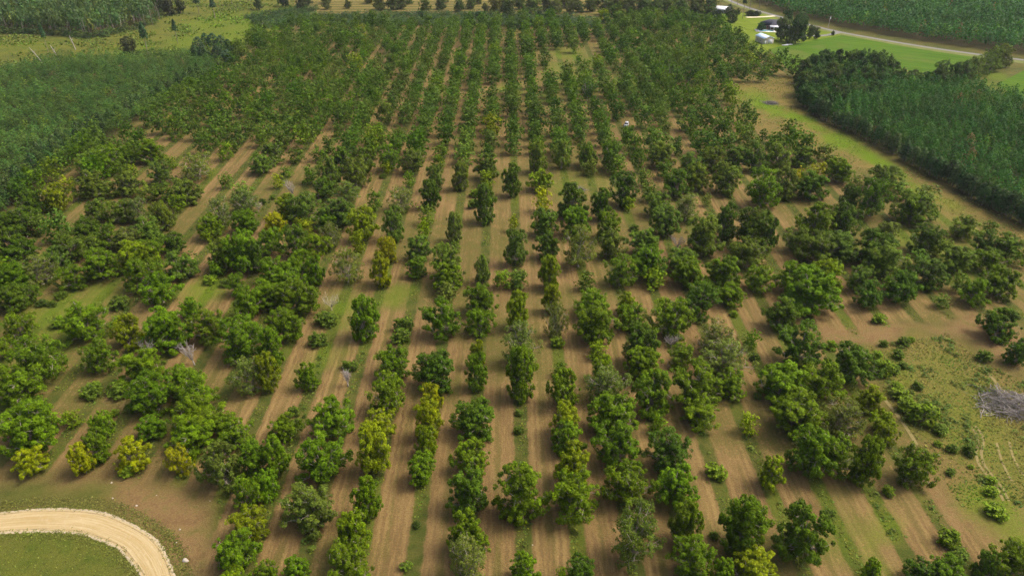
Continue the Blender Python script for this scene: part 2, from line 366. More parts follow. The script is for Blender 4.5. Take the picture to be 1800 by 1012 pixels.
sc = mix(st, math_(st, 'MULTIPLY', rut, ramp(st, n_p, .35, .6)), sc, (.20, .155, .085))
sc = mix(st, fade, sc, mix(st, ramp(st, n_p, .4, .6), (.10, .105, .028), (.17, .125, .06)))
st.links.new(sc, sb.inputs['Base Color']); sb.inputs['Roughness'].default_value = .95; sb.inputs['Specular IOR Level'].default_value = .1
b2 = st.nodes.new('ShaderNodeBump'); b2.inputs['Strength'].default_value = .6; b2.inputs['Distance'].default_value = .12
st.links.new(math_(st, 'ADD', n_p, n_r), b2.inputs['Height']); st.links.new(b2.outputs[0], sb.inputs['Normal'])
structure('dirt_road', mesh_np('dirt_road', rv, [np.array(rq)[:, ::-1]], sm, {'across': ('FLOAT_COLOR', ru)}, smooth=True))

def ribbon(name, pts, w, z, m):
    c = catmull(gpoly(pts), 8); d = np.gradient(c, axis=0); d /= np.linalg.norm(d, axis=1)[:, None]
    nrm = np.stack([-d[:, 1], d[:, 0]], 1); w = np.asarray(w) if np.ndim(w) else np.full(len(c), w)
    a = c + nrm * w[:, None] / 2; b = c - nrm * w[:, None] / 2
    v = np.concatenate([np.c_[a, np.full(len(c), z)], np.c_[b, np.full(len(c), z)]]); n = len(c)
    q = [(i, i + n, i + n + 1, i + 1) for i in range(n - 1)]
    return structure(name, mesh_np(name, v, [np.array(q)], m))
def sheet(name, poly, z, m):
    """a flat filled outline, triangulated by Blender"""
    import bmesh
    bm = bmesh.new(); vs = [bm.verts.new((*p, z)) for p in poly]; f = bm.faces.new(vs)
    bmesh.ops.triangulate(bm, faces=[f])
    for f in bm.faces:
        if f.normal.z < 0: f.normal_flip()
    me = bpy.data.meshes.new(name); bm.to_mesh(me); bm.free(); me.materials.append(m)
    return structure(name, me)
trackm = simple('crushed dry grass', (.19, .155, .062), .95, .05, .35, .8)
for a_, o_ in ((0, 0), (0, 9)):
    ribbon('tyre_track', [(1705 + o_, 748), (1716 + o_, 762), (1719 + o_, 780), (1716 + o_, 798), (1722 + o_, 818), (1738 + o_, 838), (1752 + o_, 856), (1764 + o_, 880)], .55, .03, trackm)
ribbon('tyre_track', [(1752,778), (1758,800), (1768,826), (1780,846)], .5, .03, trackm); ribbon('tyre_track', [(1774,776), (1780,800), (1792,824), (1806,842)], .5, .03, trackm)
ribbon('tyre_track', [(1545,690), (1570,720), (1592,750), (1612,782)], .8, .03, trackm)
ribbon('tyre_track', [(1720,640), (1745,665), (1765,690), (1790,712)], .7, .03, trackm)
lawn_m, t_, b_ = mat('mown lawn'); g_ = t_.nodes.new('ShaderNodeNewGeometry')
t_.links.new(mix(t_, ramp(t_, noise(t_, g_.outputs['Position'], .12, 5, .65), .35, .65), (.10, .142, .011), (.135, .175, .020)), b_.inputs['Base Color']); b_.inputs['Roughness'].default_value = .95; b_.inputs['Specular IOR Level'].default_value = .04
crop_m, t_, b_ = mat('crop rows'); g_ = t_.nodes.new('ShaderNodeNewGeometry')
vr = t_.nodes.new('ShaderNodeVectorRotate'); vr.rotation_type = 'Z_AXIS'; vr.inputs['Angle'].default_value = radians(28); t_.links.new(g_.outputs['Position'], vr.inputs['Vector'])
vm = t_.nodes.new('ShaderNodeVectorMath'); vm.operation = 'MULTIPLY'; t_.links.new(vr.outputs[0], vm.inputs[0]); vm.inputs[1].default_value = (.02, .45, 1)
n_a = noise(t_, vm.outputs[0], 1.0, 3, .6); n_b = noise(t_, g_.outputs['Position'], .03, 4, .6)
cc = mix(t_, ramp(t_, n_a, .35, .65), (.046, .098, .007), (.072, .130, .011)); cc = mix(t_, math_(t_, 'MULTIPLY', ramp(t_, n_b, .5, .7), .7), cc, (.10, .115, .026))
t_.links.new(cc, b_.inputs['Base Color']); b_.inputs['Roughness'].default_value = .95; b_.inputs['Specular IOR Level'].default_value = .04
sheet('lawn', P_LAWN, .03, lawn_m)
sheet('crop_field', P_CROP, .06, crop_m)
sheet('crop_field', P_CROP2, .06, crop_m)
asph = simple('worn asphalt', (.17, .165, .15), .9, .2, .12, .4)
verge = simple('sandy verge', (.13, .145, .04), .95, .1, .3, .2)
ribbon('road_verge', [(1260,-8),(1296,9),(1330,20),(1380,34),(1430,48),(1480,59.5),(1560,74.5),(1640,88),(1730,101),(1800,110)], 7.5, .065, verge)
ribbon('road', [(1260,-9),(1296,7),(1330,18.5),(1380,32.5),(1430,46),(1480,57.5),(1560,72),(1640,85),(1730,97.5),(1800,106)], 3.9, .075, asph)
ribbon('driveway', [(1475,57.5),(1455,62),(1430,63.5),(1405,62)], 4.0, .085, asph)
sandm = simple('pale sand', (.62, .55, .40), .95, .1, .2, .5)
ribbon('driveway', [(1312,31),(1330,30.5),(1345,30),(1362,28.5)], 3.4, .085, sandm)

# ------------------------------------------------------------------ foliage materials
def foliage(name, use_object, transl=.36):
    m, t, b = mat(name)
    if use_object:
        oi = t.nodes.new('ShaderNodeObjectInfo'); base = oi.outputs['Color']
    else:
        at = t.nodes.new('ShaderNodeAttribute'); at.attribute_name = 'tint'; base = at.outputs['Color']
    lv = t.nodes.new('ShaderNodeAttribute'); lv.attribute_name = 'leaf'
    sp = t.nodes.new('ShaderNodeSeparateColor'); t.links.new(lv.outputs['Color'], sp.inputs[0])
    v1 = t.nodes.new('ShaderNodeVectorMath'); v1.operation = 'SCALE'; t.links.new(base, v1.inputs[0])
    t.links.new(math_(t, 'MULTIPLY', sp.outputs[0], 2.0), v1.inputs['Scale'])
    yel = t.nodes.new('ShaderNodeVectorMath'); yel.operation = 'MULTIPLY'; t.links.new(v1.outputs[0], yel.inputs[0]); yel.inputs[1].default_value = (1.35, 1.2, .8)
    c = mix(t, sp.outputs[1], v1.outputs[0], yel.outputs[0])
    t.links.new(c, b.inputs['Base Color']); b.inputs['Roughness'].default_value = .55; b.inputs['Specular IOR Level'].default_value = .08
    tr = t.nodes.new('ShaderNodeBsdfTranslucent')
    tc = t.nodes.new('ShaderNodeVectorMath'); tc.operation = 'MULTIPLY'; t.links.new(c, tc.inputs[0]); tc.inputs[1].default_value = (1.2, 1.25, .6)
    t.links.new(tc.outputs[0], tr.inputs[0])
    mx = t.nodes.new('ShaderNodeMixShader'); mx.inputs[0].default_value = transl
    t.links.new(b.outputs[0], mx.inputs[1]); t.links.new(tr.outputs[0], mx.inputs[2]); t.links.new(mx.outputs[0], t.nodes['Material Output'].inputs[0])
    return m
LEAF = foliage('leaves', True)
LEAFS = foliage('leaves of many trees', False)
NEEDLE = foliage('needles', True, .2)
NEEDLES = foliage('needles of many pines', False, .32)
BARK = simple('pecan bark', (.36, .31, .24), .9, .1, .35, 2.0)
PBARK = simple('pine bark', (.20, .165, .14), .9, .1, .3, 2.0)
DEADW = simple('weathered dead wood', (.33, .295, .26), .9, .1, .3, 1.5)

def unit(v): return v / (np.linalg.norm(v, axis=-1, keepdims=True) + 1e-9)
def cards(r, c, nrm, size, aspect):
    """leaf-sized quads at points c facing nrm"""
    n = len(c); t = unit(np.cross(nrm, r.normal(size=(n, 3)))); bt = np.cross(nrm, t)
    a = t * (size * .5)[:, None]; b = bt * (size * .5 * aspect)[:, None]
    v = np.stack([c - a - b * .5, c - a * .1 - b + nrm * size[:, None] * .08, c + a, c - a * .1 + b], 1).reshape(-1, 3)
    q = np.arange(4 * n).reshape(n, 4)
    return v, q
def leafattr(r, val, yel, rep=4):
    a = np.stack([np.clip(val, .1, 1), np.clip(yel, 0, 1), np.zeros_like(val), np.ones_like(val)], -1)
    return np.repeat(a, rep, 0)
def bez(a, b, c, n):
    t = np.linspace(0, 1, n)[:, None]; return a * (1-t)**2 + 2 * b * t * (1-t) + c * t * t
def pecan(seed, density=1.0, leaf=.29, per=165, narrow=1.0, detail=True, rough=.48):
    """nominal tree 9 m tall and 8 m wide: (wood mesh builder, leaf verts, quads, leaf attribute)"""
    r = np.random.default_rng(seed); wood = MB() if detail else None
    ax = np.array([3.4 * narrow, 3.4 * narrow, 4.4]) * r.uniform(.92, 1.08, 3); cen = np.array([0, 0, 4.3])
    fork = r.uniform(.7, 1.3); ph1, ph2 = r.uniform(0, 6.28, 2)
    lean = r.normal(0, .25, 2)
    if detail: wood.tube([(0,0,-.15),(lean[0]*.3, lean[1]*.3, fork*.6),(lean[0], lean[1], fork+.5)], [.26,.2,.16], 7)
    centres = []
    nl = int(r.integers(8, 12)); a0 = r.uniform(0, 2*pi)
    els = list(r.uniform(22, 68, nl)) + [82, 74] + list(r.uniform(-48, 2, 9))
    azs = [a0 + 2*pi*i/nl + r.normal(0, .3) for i in range(nl)] + list(r.uniform(0, 2*pi, 2)) + [a0 + 2*pi*i/9 + r.normal(0, .25) for i in range(9)]
    for e, az in zip(els, azs):
        e = radians(e); reach = r.uniform(.56, 1.08) * (1 + .16 * sin(2 * az + ph1) + .12 * sin(3 * az + ph2))
        d = np.array([cos(e)*cos(az), cos(e)*sin(az), sin(e)])
        end = cen + d * ax * reach; end[2] = max(end[2], .7)
        st_ = np.array([lean[0], lean[1], fork + r.uniform(-.2, .5)])
        ctl = st_ * .45 + end * .55 + np.array([0, 0, .9 if e > .5 else .3]) - np.array([*(end[:2]-st_[:2]) * .22, 0])
        path = bez(st_, ctl, end, 6)
        if detail: wood.tube(path, np.linspace(.10, .025, 6), 5)
        centres.append((end, r.uniform(.35, .6) if detail else .85))
        for _ in range(int(r.integers(9, 14)) if detail else 5):
            p = path[int(r.integers(2, 6))]
            off = unit(r.normal(size=3) + d * .7 + np.array([0, 0, .5])) * r.uniform(.8, 1.8)
            q = p + off; q[2] = max(q[2], .6)
            f = np.linalg.norm((q - cen) / ax)
            if f > 1.15: q = cen + (q - cen) / f * 1.1
            if detail: wood.tube(bez(p, (p+q)/2 + np.array([0,0,.15]), q, 3), [.035,.025,.012], 3)
            centres.append((q, r.uniform(.28, .58) if detail else r.uniform(.5, .85)))
    lv, lq, la = [], [], []; n0 = 0
    for c, rad in centres:
        n = max(3, int(per * rad * density * r.uniform(.6, 1.3)))
        u = unit(r.normal(size=(n, 3))); rr = rad * r.uniform(.35, 1.0, n) ** .6
        p = c + u * rr[:, None] * np.array([.9, .9, 1.25])
        out = unit(c - cen * np.array([1, 1, .75]))
        nrm = unit(u * .72 + out * .3 + np.array([0, 0, .36]) + r.normal(size=(n, 3)) * rough)
        v, q = cards(r, p, nrm, leaf * r.uniform(.7, 1.35, n), .62)
        cv = np.clip(r.normal(.5, .095), .28, .8); cyl = max(0, r.normal(.12, .24))
        lv.append(v); lq.append(q + n0); n0 += len(v)
        la.append(leafattr(r, cv * r.uniform(.75, 1.25, n), cyl + r.uniform(-.1, .12, n)))
    lv = np.concatenate(lv)
    fx = 4.0 * narrow / np.percentile(np.hypot(lv[:, 0], lv[:, 1]), 96); fz = 9.0 / np.percentile(lv[:, 2], 99)
    lv = lv * np.array([fx, fx, fz])
    if detail: wood.v = [v * np.array([fx, fx, fz]) for v in wood.v]
    return wood, lv, np.concatenate(lq), np.concatenate(la)
def pine(seed, h=11.0, w=4.2, n=70, size=.95, bare=.25, rounded=.5, up=.35, flat=.75):
    r = np.random.default_rng(seed)
    t = r.beta(1.1, 1.25, n); prof_ = (1 - t) ** .75 * (1 - rounded) + np.sqrt(np.clip(1 - (t * 1.02) ** 2.2, 0, 1)) * rounded
    az = r.uniform(0, 2*pi, n); lob = 1 + .22 * np.sin(az * 3 + seed) + r.normal(0, .12, n)
    rad = w / 2 * prof_ * lob * r.uniform(.6, 1.0, n)
    z = h * (bare + (1 - bare) * t)
    p = np.stack([rad * np.cos(az), rad * np.sin(az), z], 1)
    nrm = unit(np.stack([np.cos(az) * flat, np.sin(az) * flat, up + t * .7], 1) + r.normal(size=(n, 3)) * .5)
    v, q = cards(r, p, nrm, size * r.uniform(.65, 1.35, n), .75)
    la = leafattr(r, np.clip(r.normal(.5, .09, n), .25, .8), np.clip(r.normal(.1, .12, n), 0, 1))
    return v, q, la
def join(variants, places):
    """many trees as one mesh: places = [(variant, x, y, rz, sxy, sz, colour)]"""
    V_, Q_, A_, T_ = [], [], [], []; n0 = 0
    for k_, x, y, rz, sxy, sz, colr in places:
        v, q, a = variants[k_]; c, s = cos(rz), sin(rz)
        w = np.empty_like(v); w[:, 0] = (v[:, 0]*c - v[:, 1]*s) * sxy + x; w[:, 1] = (v[:, 0]*s + v[:, 1]*c) * sxy + y; w[:, 2] = v[:, 2] * sz
        V_.append(w); Q_.append(q + n0); n0 += len(v); A_.append(a)
        T_.append(np.broadcast_to(np.array([*colr, 1.0]), (len(v), 4)))
    return np.concatenate(V_), np.concatenate(Q_), np.concatenate(A_), np.concatenate(T_)
def join_mesh(name, variants, places, m):
    v, q, a, t = join(variants, places)
    return mesh_np(name, v, [q], m, {'leaf': ('FLOAT_COLOR', a), 'tint': ('FLOAT_COLOR', t)})

PAL = {'d': (.070, .128, .006), 'g': (.102, .176, .004), 'o': (.104, .162, .015), 'y': (.162, .225, .004), 'Y': (.235, .265, .003), 's': (.120, .165, .022)}
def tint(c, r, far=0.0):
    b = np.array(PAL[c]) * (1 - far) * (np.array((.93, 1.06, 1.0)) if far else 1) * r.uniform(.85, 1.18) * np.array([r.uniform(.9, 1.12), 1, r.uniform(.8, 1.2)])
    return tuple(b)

# ------------------------------------------------------------------ the pecan trees, read one by one off the photograph
# per tile of the photograph (origin, then four pixels here to one there): centre, top, bottom, width, colour
TILES = {
(0,759): "185,150,310,230,Y 545,75,305,180,Y 890,40,290,265,Y 1240,100,310,200,Y 1530,60,420,330,s 240,-60,190,420,g 700,-20,220,200,g 1780,60,340,220,g 1740,290,560,230,g 1690,530,780,260,y 1610,700,990,280,g 1600,960,1120,200,y 1330,-60,170,300,g 1640,-60,130,230,g",
(450,759): "120,20,330,240,g 40,270,500,200,g 30,450,680,200,g 440,10,400,360,g 360,200,420,250,y 350,400,720,370,s 270,880,1060,200,g 60,900,1090,180,g 800,-60,330,300,y 800,300,640,220,g 640,540,900,300,g 620,760,1080,340,g 1190,-30,180,150,y 1150,160,370,190,g 1490,90,310,280,g 1480,280,590,280,d 1475,590,880,260,g 1480,750,1060,240,s",
(900,759): "60,250,650,330,g 420,110,410,250,y 430,300,640,310,g 380,-60,170,220,g 740,0,300,370,g 840,260,560,340,g 860,530,970,340,s 1110,10,310,290,d 1170,260,560,280,g 1200,500,840,260,g 1240,760,1060,280,g 1630,490,900,330,g 1680,870,1100,300,y 1480,900,1120,180,g 80,860,1070,190,g 480,890,1070,190,d 350,950,1060,90,g",
(1350,759): "30,180,400,190,y 290,-20,330,300,g 470,50,320,230,g 640,30,390,220,g 780,130,330,180,g 800,-60,90,140,y 1000,120,390,250,g 1120,150,380,190,g 220,530,950,370,d 740,900,1070,130,g 1050,930,1070,190,d 1250,900,1090,230,g 1460,870,1070,150,d 1560,850,1070,180,d 1720,800,1090,300,g",
(0,506): "60,-20,180,240,d 210,-30,120,180,d 110,160,380,220,g 30,350,510,150,g 600,150,400,320,g 690,370,610,250,g 270,490,720,400,g 150,650,860,350,g 260,820,1060,300,g 30,930,1070,130,y 870,180,420,230,y 1150,140,460,330,g 1430,150,400,260,g 1340,70,220,160,g 1100,-10,130,260,g 1690,200,520,330,g 1740,-10,230,220,g 1750,470,760,260,s 990,470,700,300,g 1060,640,900,330,g 1380,600,900,330,g 1330,780,1060,330,g 1040,900,1070,200,g 660,870,1060,170,g 770,920,1060,140,g 1590,880,1070,220,g 1780,900,1080,150,g 490,900,980,150,g 1280,540,760,200,g",
(450,506): "80,-40,160,240,g 270,0,210,300,g 170,140,400,260,g 60,270,560,220,g 90,420,740,190,y 20,480,740,140,g 340,530,720,170,g 750,50,380,230,g 930,410,650,250,g 900,600,910,270,g 1240,470,730,260,d 1280,100,360,240,g 1570,-10,190,200,g 1560,150,340,210,g 1555,330,560,120,y 1540,450,720,160,g 1220,680,880,160,Y 1200,800,1080,200,Y 1520,830,1070,290,d 840,860,1070,230,y 500,810,1080,330,g 150,900,1080,220,g 1330,-20,90,140,s",
(900,506): "40,40,300,170,y 80,260,560,230,s 80,430,800,230,g 260,-10,180,140,y 310,120,350,150,s 340,520,620,100,d 370,580,850,240,g 360,810,1060,220,y 570,20,220,220,g 590,130,400,260,g 600,370,500,130,y 650,480,660,150,y 680,600,830,300,s 710,780,1060,320,g 800,40,200,140,y 850,120,310,200,g 900,260,560,240,d 920,430,660,220,g 1010,590,900,270,g 1030,880,1030,130,g 1130,90,360,260,g 1320,-30,220,250,d 1450,250,490,260,s 1520,420,660,300,s 1510,590,780,210,g 1200,410,570,190,g 1290,540,870,330,g 1310,800,990,230,g 1690,300,430,120,g 1660,880,1030,130,y 1530,-20,130,170,g 1780,600,770,110,d",
(1350,506): "330,-80,200,340,g 120,90,310,230,d 200,260,580,330,d 270,500,640,130,s 590,460,690,310,d 700,700,890,190,y 430,600,810,300,g 120,590,810,300,g 200,780,1060,340,g 540,820,1070,300,s 820,880,1020,170,y 680,-10,150,210,d 900,-60,120,240,d 980,40,140,100,y 1200,50,140,120,o 1420,-20,130,210,g 1600,-80,80,230,g 1630,150,370,240,d 1760,370,540,160,d",
(0,253): "740,20,220,240,g 650,70,230,200,o 900,0,150,150,d 1050,10,140,190,g 560,110,230,120,y 480,220,320,120,y 900,140,225,90,y 640,200,390,220,o 390,280,480,190,y 900,230,370,200,o 770,300,380,150,o 1130,130,290,190,o 1300,240,430,210,o 1180,300,400,160,d 1050,280,400,160,o 1390,100,260,220,s 1230,80,170,90,g 230,340,510,210,d 170,460,640,220,d 60,480,660,190,d 300,490,640,130,s 450,540,625,95,s 680,390,560,200,o 850,390,560,190,o 950,370,560,170,s 1060,370,530,160,d 1160,400,610,170,o 1230,340,475,130,g 100,600,810,260,d 150,680,850,200,d 40,820,1010,170,g 100,880,1060,250,g 520,650,840,250,o 600,530,710,190,d 720,560,750,200,d 900,590,770,180,s 1060,520,730,230,o 1050,680,840,200,g 1220,630,770,170,d 250,810,1010,250,s 400,740,910,220,o 500,850,1030,200,g 700,740,970,230,g 650,640,790,170,o 960,750,910,260,y 1050,870,1060,300,g 1220,750,970,240,o 1340,760,890,130,d 1480,810,940,140,g 1530,660,890,200,o 1440,590,690,90,y 1460,490,670,180,g 1540,370,590,190,s 1720,370,500,200,s 1590,200,312,110,d 1700,460,630,180,g 1700,610,910,260,g 1680,270,390,150,o 1640,910,1070,140,g",
(450,253): "110,0,145,180,o 30,70,210,160,o 280,20,132,130,d 430,10,122,120,d 210,150,232,90,d 140,200,310,85,y 500,90,300,170,o 390,150,280,120,d 610,20,200,160,d 750,20,220,160,o 690,90,320,200,o 480,230,390,180,d 610,290,430,190,s 210,350,530,150,y 120,480,630,150,Y 330,380,570,250,o 580,380,590,210,o 310,510,640,140,y 520,550,740,150,s 500,470,610,160,g 430,630,780,180,y 280,560,810,190,g 130,590,770,200,g 20,650,910,140,d 110,810,1020,250,g 320,740,970,220,g 430,780,990,140,g 250,870,1060,200,g 620,730,990,210,s 710,600,775,115,y 740,440,690,190,y 820,310,480,105,d 1000,300,480,190,s 960,440,690,170,o 900,120,210,75,y 930,0,190,140,g 1065,190,302,85,g 1100,30,215,170,o 1290,0,105,130,d 1270,70,172,95,g 1460,0,140,140,o 1250,150,340,130,o 1210,250,460,150,d 1190,420,570,120,o 1175,520,680,105,y 1130,640,830,200,o 1130,800,940,150,g 1430,140,325,130,o 1620,80,255,150,o 1600,190,295,95,y 1600,280,565,170,o 1390,490,690,120,s 910,650,830,145,Y 870,770,1010,180,Y 1330,720,970,210,o 1340,850,1040,200,g 1580,760,980,115,s 1780,150,375,130,d 1790,640,860,140,o 1790,480,610,70,y 1740,890,1020,140,g",
(900,253): "170,0,205,140,o 330,0,175,130,o 520,0,165,150,d 540,110,220,105,s 690,0,190,160,d 760,80,225,115,o 880,20,205,110,d 1030,0,175,160,o 1060,120,245,120,d 1260,70,210,150,o 1280,150,335,150,o 1400,30,195,160,o 1480,150,355,180,o 1570,20,175,170,o 1710,20,195,140,d 190,200,335,160,y 200,310,480,115,Y 410,290,530,190,d 450,460,650,170,g 450,600,880,200,s 20,620,860,160,o 220,470,650,150,o 240,640,810,150,d 630,330,540,150,d 690,490,670,160,g 700,620,810,180,o 770,210,440,170,d 820,370,465,90,y 930,180,300,95,o 960,290,405,130,d 1160,190,375,190,d 1030,350,510,150,o 1070,450,655,180,o 1210,360,550,180,s 1260,470,570,120,y 1330,520,790,230,o 1350,600,810,190,d 940,650,790,200,o 970,730,960,220,g 1010,920,1020,170,y 1200,740,910,190,o 1250,830,1020,230,g 1500,840,1030,250,g 1470,440,680,160,d 1360,350,430,65,s 1740,190,455,220,g 1700,430,770,260,d 1600,660,860,190,y 1690,700,890,230,o 1750,870,1040,200,g 780,800,1010,220,g 520,890,1030,120,d 250,800,1030,170,y 60,890,1020,160,o",
(1350,253): "70,20,185,200,o 240,30,170,160,d 380,10,130,150,o 500,110,270,170,g 330,130,255,130,Y 220,170,275,95,Y 90,180,395,190,o 270,210,395,200,d 10,250,410,110,g 560,300,470,130,d 520,430,650,190,d 340,430,670,240,g 630,220,320,110,o 740,260,520,200,d 800,180,340,200,o 930,270,390,150,o 1020,350,570,220,o 1100,300,430,160,s 1160,420,535,95,d 30,520,750,130,d 220,600,770,190,o 350,690,860,240,o 500,640,840,230,o 840,560,710,180,s 740,630,860,270,d 820,780,950,260,o 1120,630,780,220,d 1060,780,890,160,d 1230,650,800,120,o 1350,520,670,170,o 1540,540,630,105,d 1510,620,780,170,d 1680,640,790,170,o 1770,720,860,140,d 1560,760,910,180,g 1330,760,910,200,o 190,850,1060,240,g 430,850,1030,230,y 650,870,1040,190,o 860,920,1050,140,g 980,880,1040,130,d 1170,870,1030,230,o 1310,900,1040,130,o 1420,930,1090,120,y 1600,890,1090,230,g",
}
trees = []
for (ox, oy), s in TILES.items():
    for e in s.split():
        cx, tp, bt, w, c = e.split(','); cx, tp, bt, w = (float(a) / 4 for a in (cx, tp, bt, w))
        cx += ox; tp += oy; bt += oy
        p1 = gp(cx, bt, .8); wm = w / pxm(bt - .25 * w); r_ = wm / 2 * 1.06
        Y = p1[1] + .62 * r_
        for _ in range(2):
            _, zt = at_y(cx, tp, Y + .3 * r_); h = zt / .95
        h = float(np.clip(h, .85 * wm, 1.75 * wm)); h = max(2.2, min(h, 13.5))
        X, _ = at_y(cx, (tp + bt) / 2, Y)
        kx = round((X - ROW0) / ROWS); Xs = ROW0 + ROWS * kx
        if abs(X - Xs) < 3.2 and wm > 3: X = .45 * X + .55 * Xs
        trees.append(dict(x=X, y=Y, w=wm * ((1.07 if X > -25 else .98) * (1.07 if Y > 190 else 1)), h=h * (1.04 if X > -25 else .95), c=c, k=kx, px=w * (bt - tp)))
# the tile borders saw a few trees twice: keep the larger
trees.sort(key=lambda t: -t['px']); kept = []
for t in trees:
    if all(math.hypot(t['x'] - o['x'], t['y'] - o['y']) > 1.2 + .16 * (t['w'] + o['w']) for o in kept): kept.append(t)
N_DROPPED = len(trees) - len(kept)
trees = kept
single, rest = trees[:298], trees[298:]

full = [pecan(11 + i, density=(1, .8, 1.1, .7)[i % 4]) for i in range(10)]
thin = [pecan(51 + i, density=.42, leaf=.26) for i in range(3)]
slim = [pecan(71 + i, narrow=.86) for i in range(3)]
def two(i, name, p):
    w_, v, q, a = p
    return (w_.mesh(name + '_wood', BARK, True), mesh_np(name + '_leaves', v, [q], LEAF, {'leaf': ('FLOAT_COLOR', a)}))
M_FULL = [two(i, 'pecan', p) for i, p in enumerate(full)]; M_THIN = [two(i, 'sparse_pecan', p) for i, p in enumerate(thin)]; M_SLIM = [two(i, 'slim_pecan', p) for i, p in enumerate(slim)]
CNAME = {'d': 'dark-green', 'g': 'green', 'o': 'olive-green', 'y': 'lime-green', 'Y': 'yellow', 's': 'sparse greyish'}
rows = sorted({t['k'] for t in trees}); rank = {k_: i + 1 for i, k_ in enumerate(rows)}
byrow = {}
for t in sorted(trees, key=lambda t: t['y']): byrow.setdefault(t['k'], []).append(t); t['pos'] = len(byrow[t['k']])
for t in single:
    r = np.random.default_rng(int(abs(t['x'] * 131 + t['y'] * 17)))
    fam = M_THIN if t['c'] == 's' and r.random() < .75 else (M_SLIM if t['h'] > 1.25 * t['w'] else M_FULL)
    wood, leaves = fam[int(r.integers(len(fam)))]
    root = empty('pecan_tree', (t['x'], t['y'], 0), r.uniform(0, 2*pi))
    sxy, sz = t['w'] / 8.0, t['h'] / 9.0
    root.scale = (sxy * r.uniform(.9, 1.1), sxy * r.uniform(.9, 1.1), sz)
    link('trunk', wood, root); cr = link('crown', leaves, root); cr.color = (*tint(t['c'], r), 1)
    size = 'small ' if t['w'] < 4.6 else ('tall ' if t['h'] > 10 else ('broad ' if t['w'] > 9 else ''))
    tag(root, f"{size}{CNAME[t['c']]} pecan tree, {nth(t['pos'])} from the near end of {nth(rank[t['k']])} row from left", 'tree', 'pecan trees of the orchard')

# ------------------------------------------------------------------ the rest of the orchard, past the three hundred nearest
far_v = [pecan(90 + i, leaf=.92, per=5.2, detail=False, rough=.3)[1:] for i in range(6)]
P_GAPS = [gpoly(p) for p in ([(985,78),(1035,80),(1050,118),(1030,140),(985,140),(975,110)], [(940,80),(968,80),(966,150),(945,150)])]
places = []
taken = np.array([(t['x'], t['y'], t['w']) for t in trees])
fr_ = np.random.default_rng(23)
def inpoly(p, x, y): return bool(inside(p, np.array([x]), np.array([y]))[0])
for t in rest:
    places.append((int(fr_.integers(6)), t['x'], t['y'], fr_.uniform(0, 6.28), t['w'] / 8, t['h'] / 9, tint(t['c'], fr_)))
car_at = gp(1101, 221.5)
y_lim = gp(900, 285)[1]
for kx in range(-26, 22):
    y = 40 + fr_.uniform(0, 8)
    while y < 640:
        y += fr_.uniform(8.6, 11.0)
        x = ROW0 + ROWS * kx + fr_.normal(0, .45)
        if not inpoly(P_ORCH, x, y) or fr_.random() < .13: continue
        if y < y_lim and not (x < -135): continue
        if any(inpoly(p, x, y) for p in P_GAPS) and fr_.random() < .8: continue
        if np.min(np.hypot(taken[:, 0] - x, taken[:, 1] - y) - .42 * taken[:, 2]) < 3.6: continue
        if abs(x - car_at[0]) < 5.5 and -20 < y - car_at[1] < 4: continue
        if x < -45 and fr_.random() < .03: continue
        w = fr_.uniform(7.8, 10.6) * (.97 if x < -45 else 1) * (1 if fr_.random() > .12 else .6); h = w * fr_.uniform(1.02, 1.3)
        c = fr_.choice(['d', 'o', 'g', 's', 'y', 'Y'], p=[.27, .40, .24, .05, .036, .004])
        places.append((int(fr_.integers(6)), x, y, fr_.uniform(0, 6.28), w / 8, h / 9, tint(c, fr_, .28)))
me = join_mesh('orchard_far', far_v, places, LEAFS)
tag(link('distant_pecan_trees', me), 'far rows of olive-green pecan trees filling the upper orchard', 'trees', kind='stuff')
N_FAR = len(places)

# ------------------------------------------------------------------ the air: thin summer haze
hm = bpy.data.materials.new('thin haze'); hm.use_nodes = True; ht = hm.node_tree; ht.nodes.clear()
ho = ht.nodes.new('ShaderNodeOutputMaterial'); hv = ht.nodes.new('ShaderNodeVolumePrincipled'); ht.links.new(hv.outputs[0], ho.inputs['Volume'])
hv.inputs['Color'].default_value = (.80, .88, .95, 1); hv.inputs['Density'].default_value = .00005; hv.inputs['Anisotropy'].default_value = .2
b = MB(); b.box(-8200, 8200, -8200, 8200, -1.0, HC + 6)
tag(link('haze', b.mesh('haze', hm)), kind='stuff')

# ------------------------------------------------------------------ pine plantations and woods that read as one mass
def fill(poly, sx, sy, r, jit=.35, rowed=0.0):
    lo, hi = poly.min(0), poly.max(0)
    X, Y = np.meshgrid(np.arange(lo[0], hi[0], sx), np.arange(lo[1], hi[1], sy))
    X = X + r.normal(0, sx * jit, X.shape); Y = Y + r.normal(0, sy * jit, Y.shape)
    m = inside(poly, X, Y); return np.stack([X[m], Y[m]], 1)
def seen(p, pad=60):
    """keep what stands in or near the view"""
    d = p - 0; a = np.array([_sy * -1, _cy])
    depth = (d[:, 1] * _cy - d[:, 0] * _sy) * _cp + HC * _sp
    u = (d[:, 0] * _cy + d[:, 1] * _sy) / depth * F
    return p[(np.abs(u) < 900 + pad * F / depth * .5 + 40) & (depth < 700)]
r = np.random.default_rng(31)
pv_mid = [pine(200 + i, 10, 4.7, 110, .70, bare=.3, rounded=.92) for i in range(6)]
pv_young = [pine(280 + i, 10, 4.9, 112, .66, rounded=.85, up=.8, flat=.5) for i in range(6)]
pv_far = [pine(220 + i, 11, 5.0, 24, 1.5, rounded=.85) for i in range(5)]
def pcol(r, base=(.040, .088, .026), s=.28):
    return tuple(np.array(base) * r.uniform(1 - s, 1 + s) * np.array([r.uniform(.85, 1.25), 1, r.uniform(.85, 1.2)]))
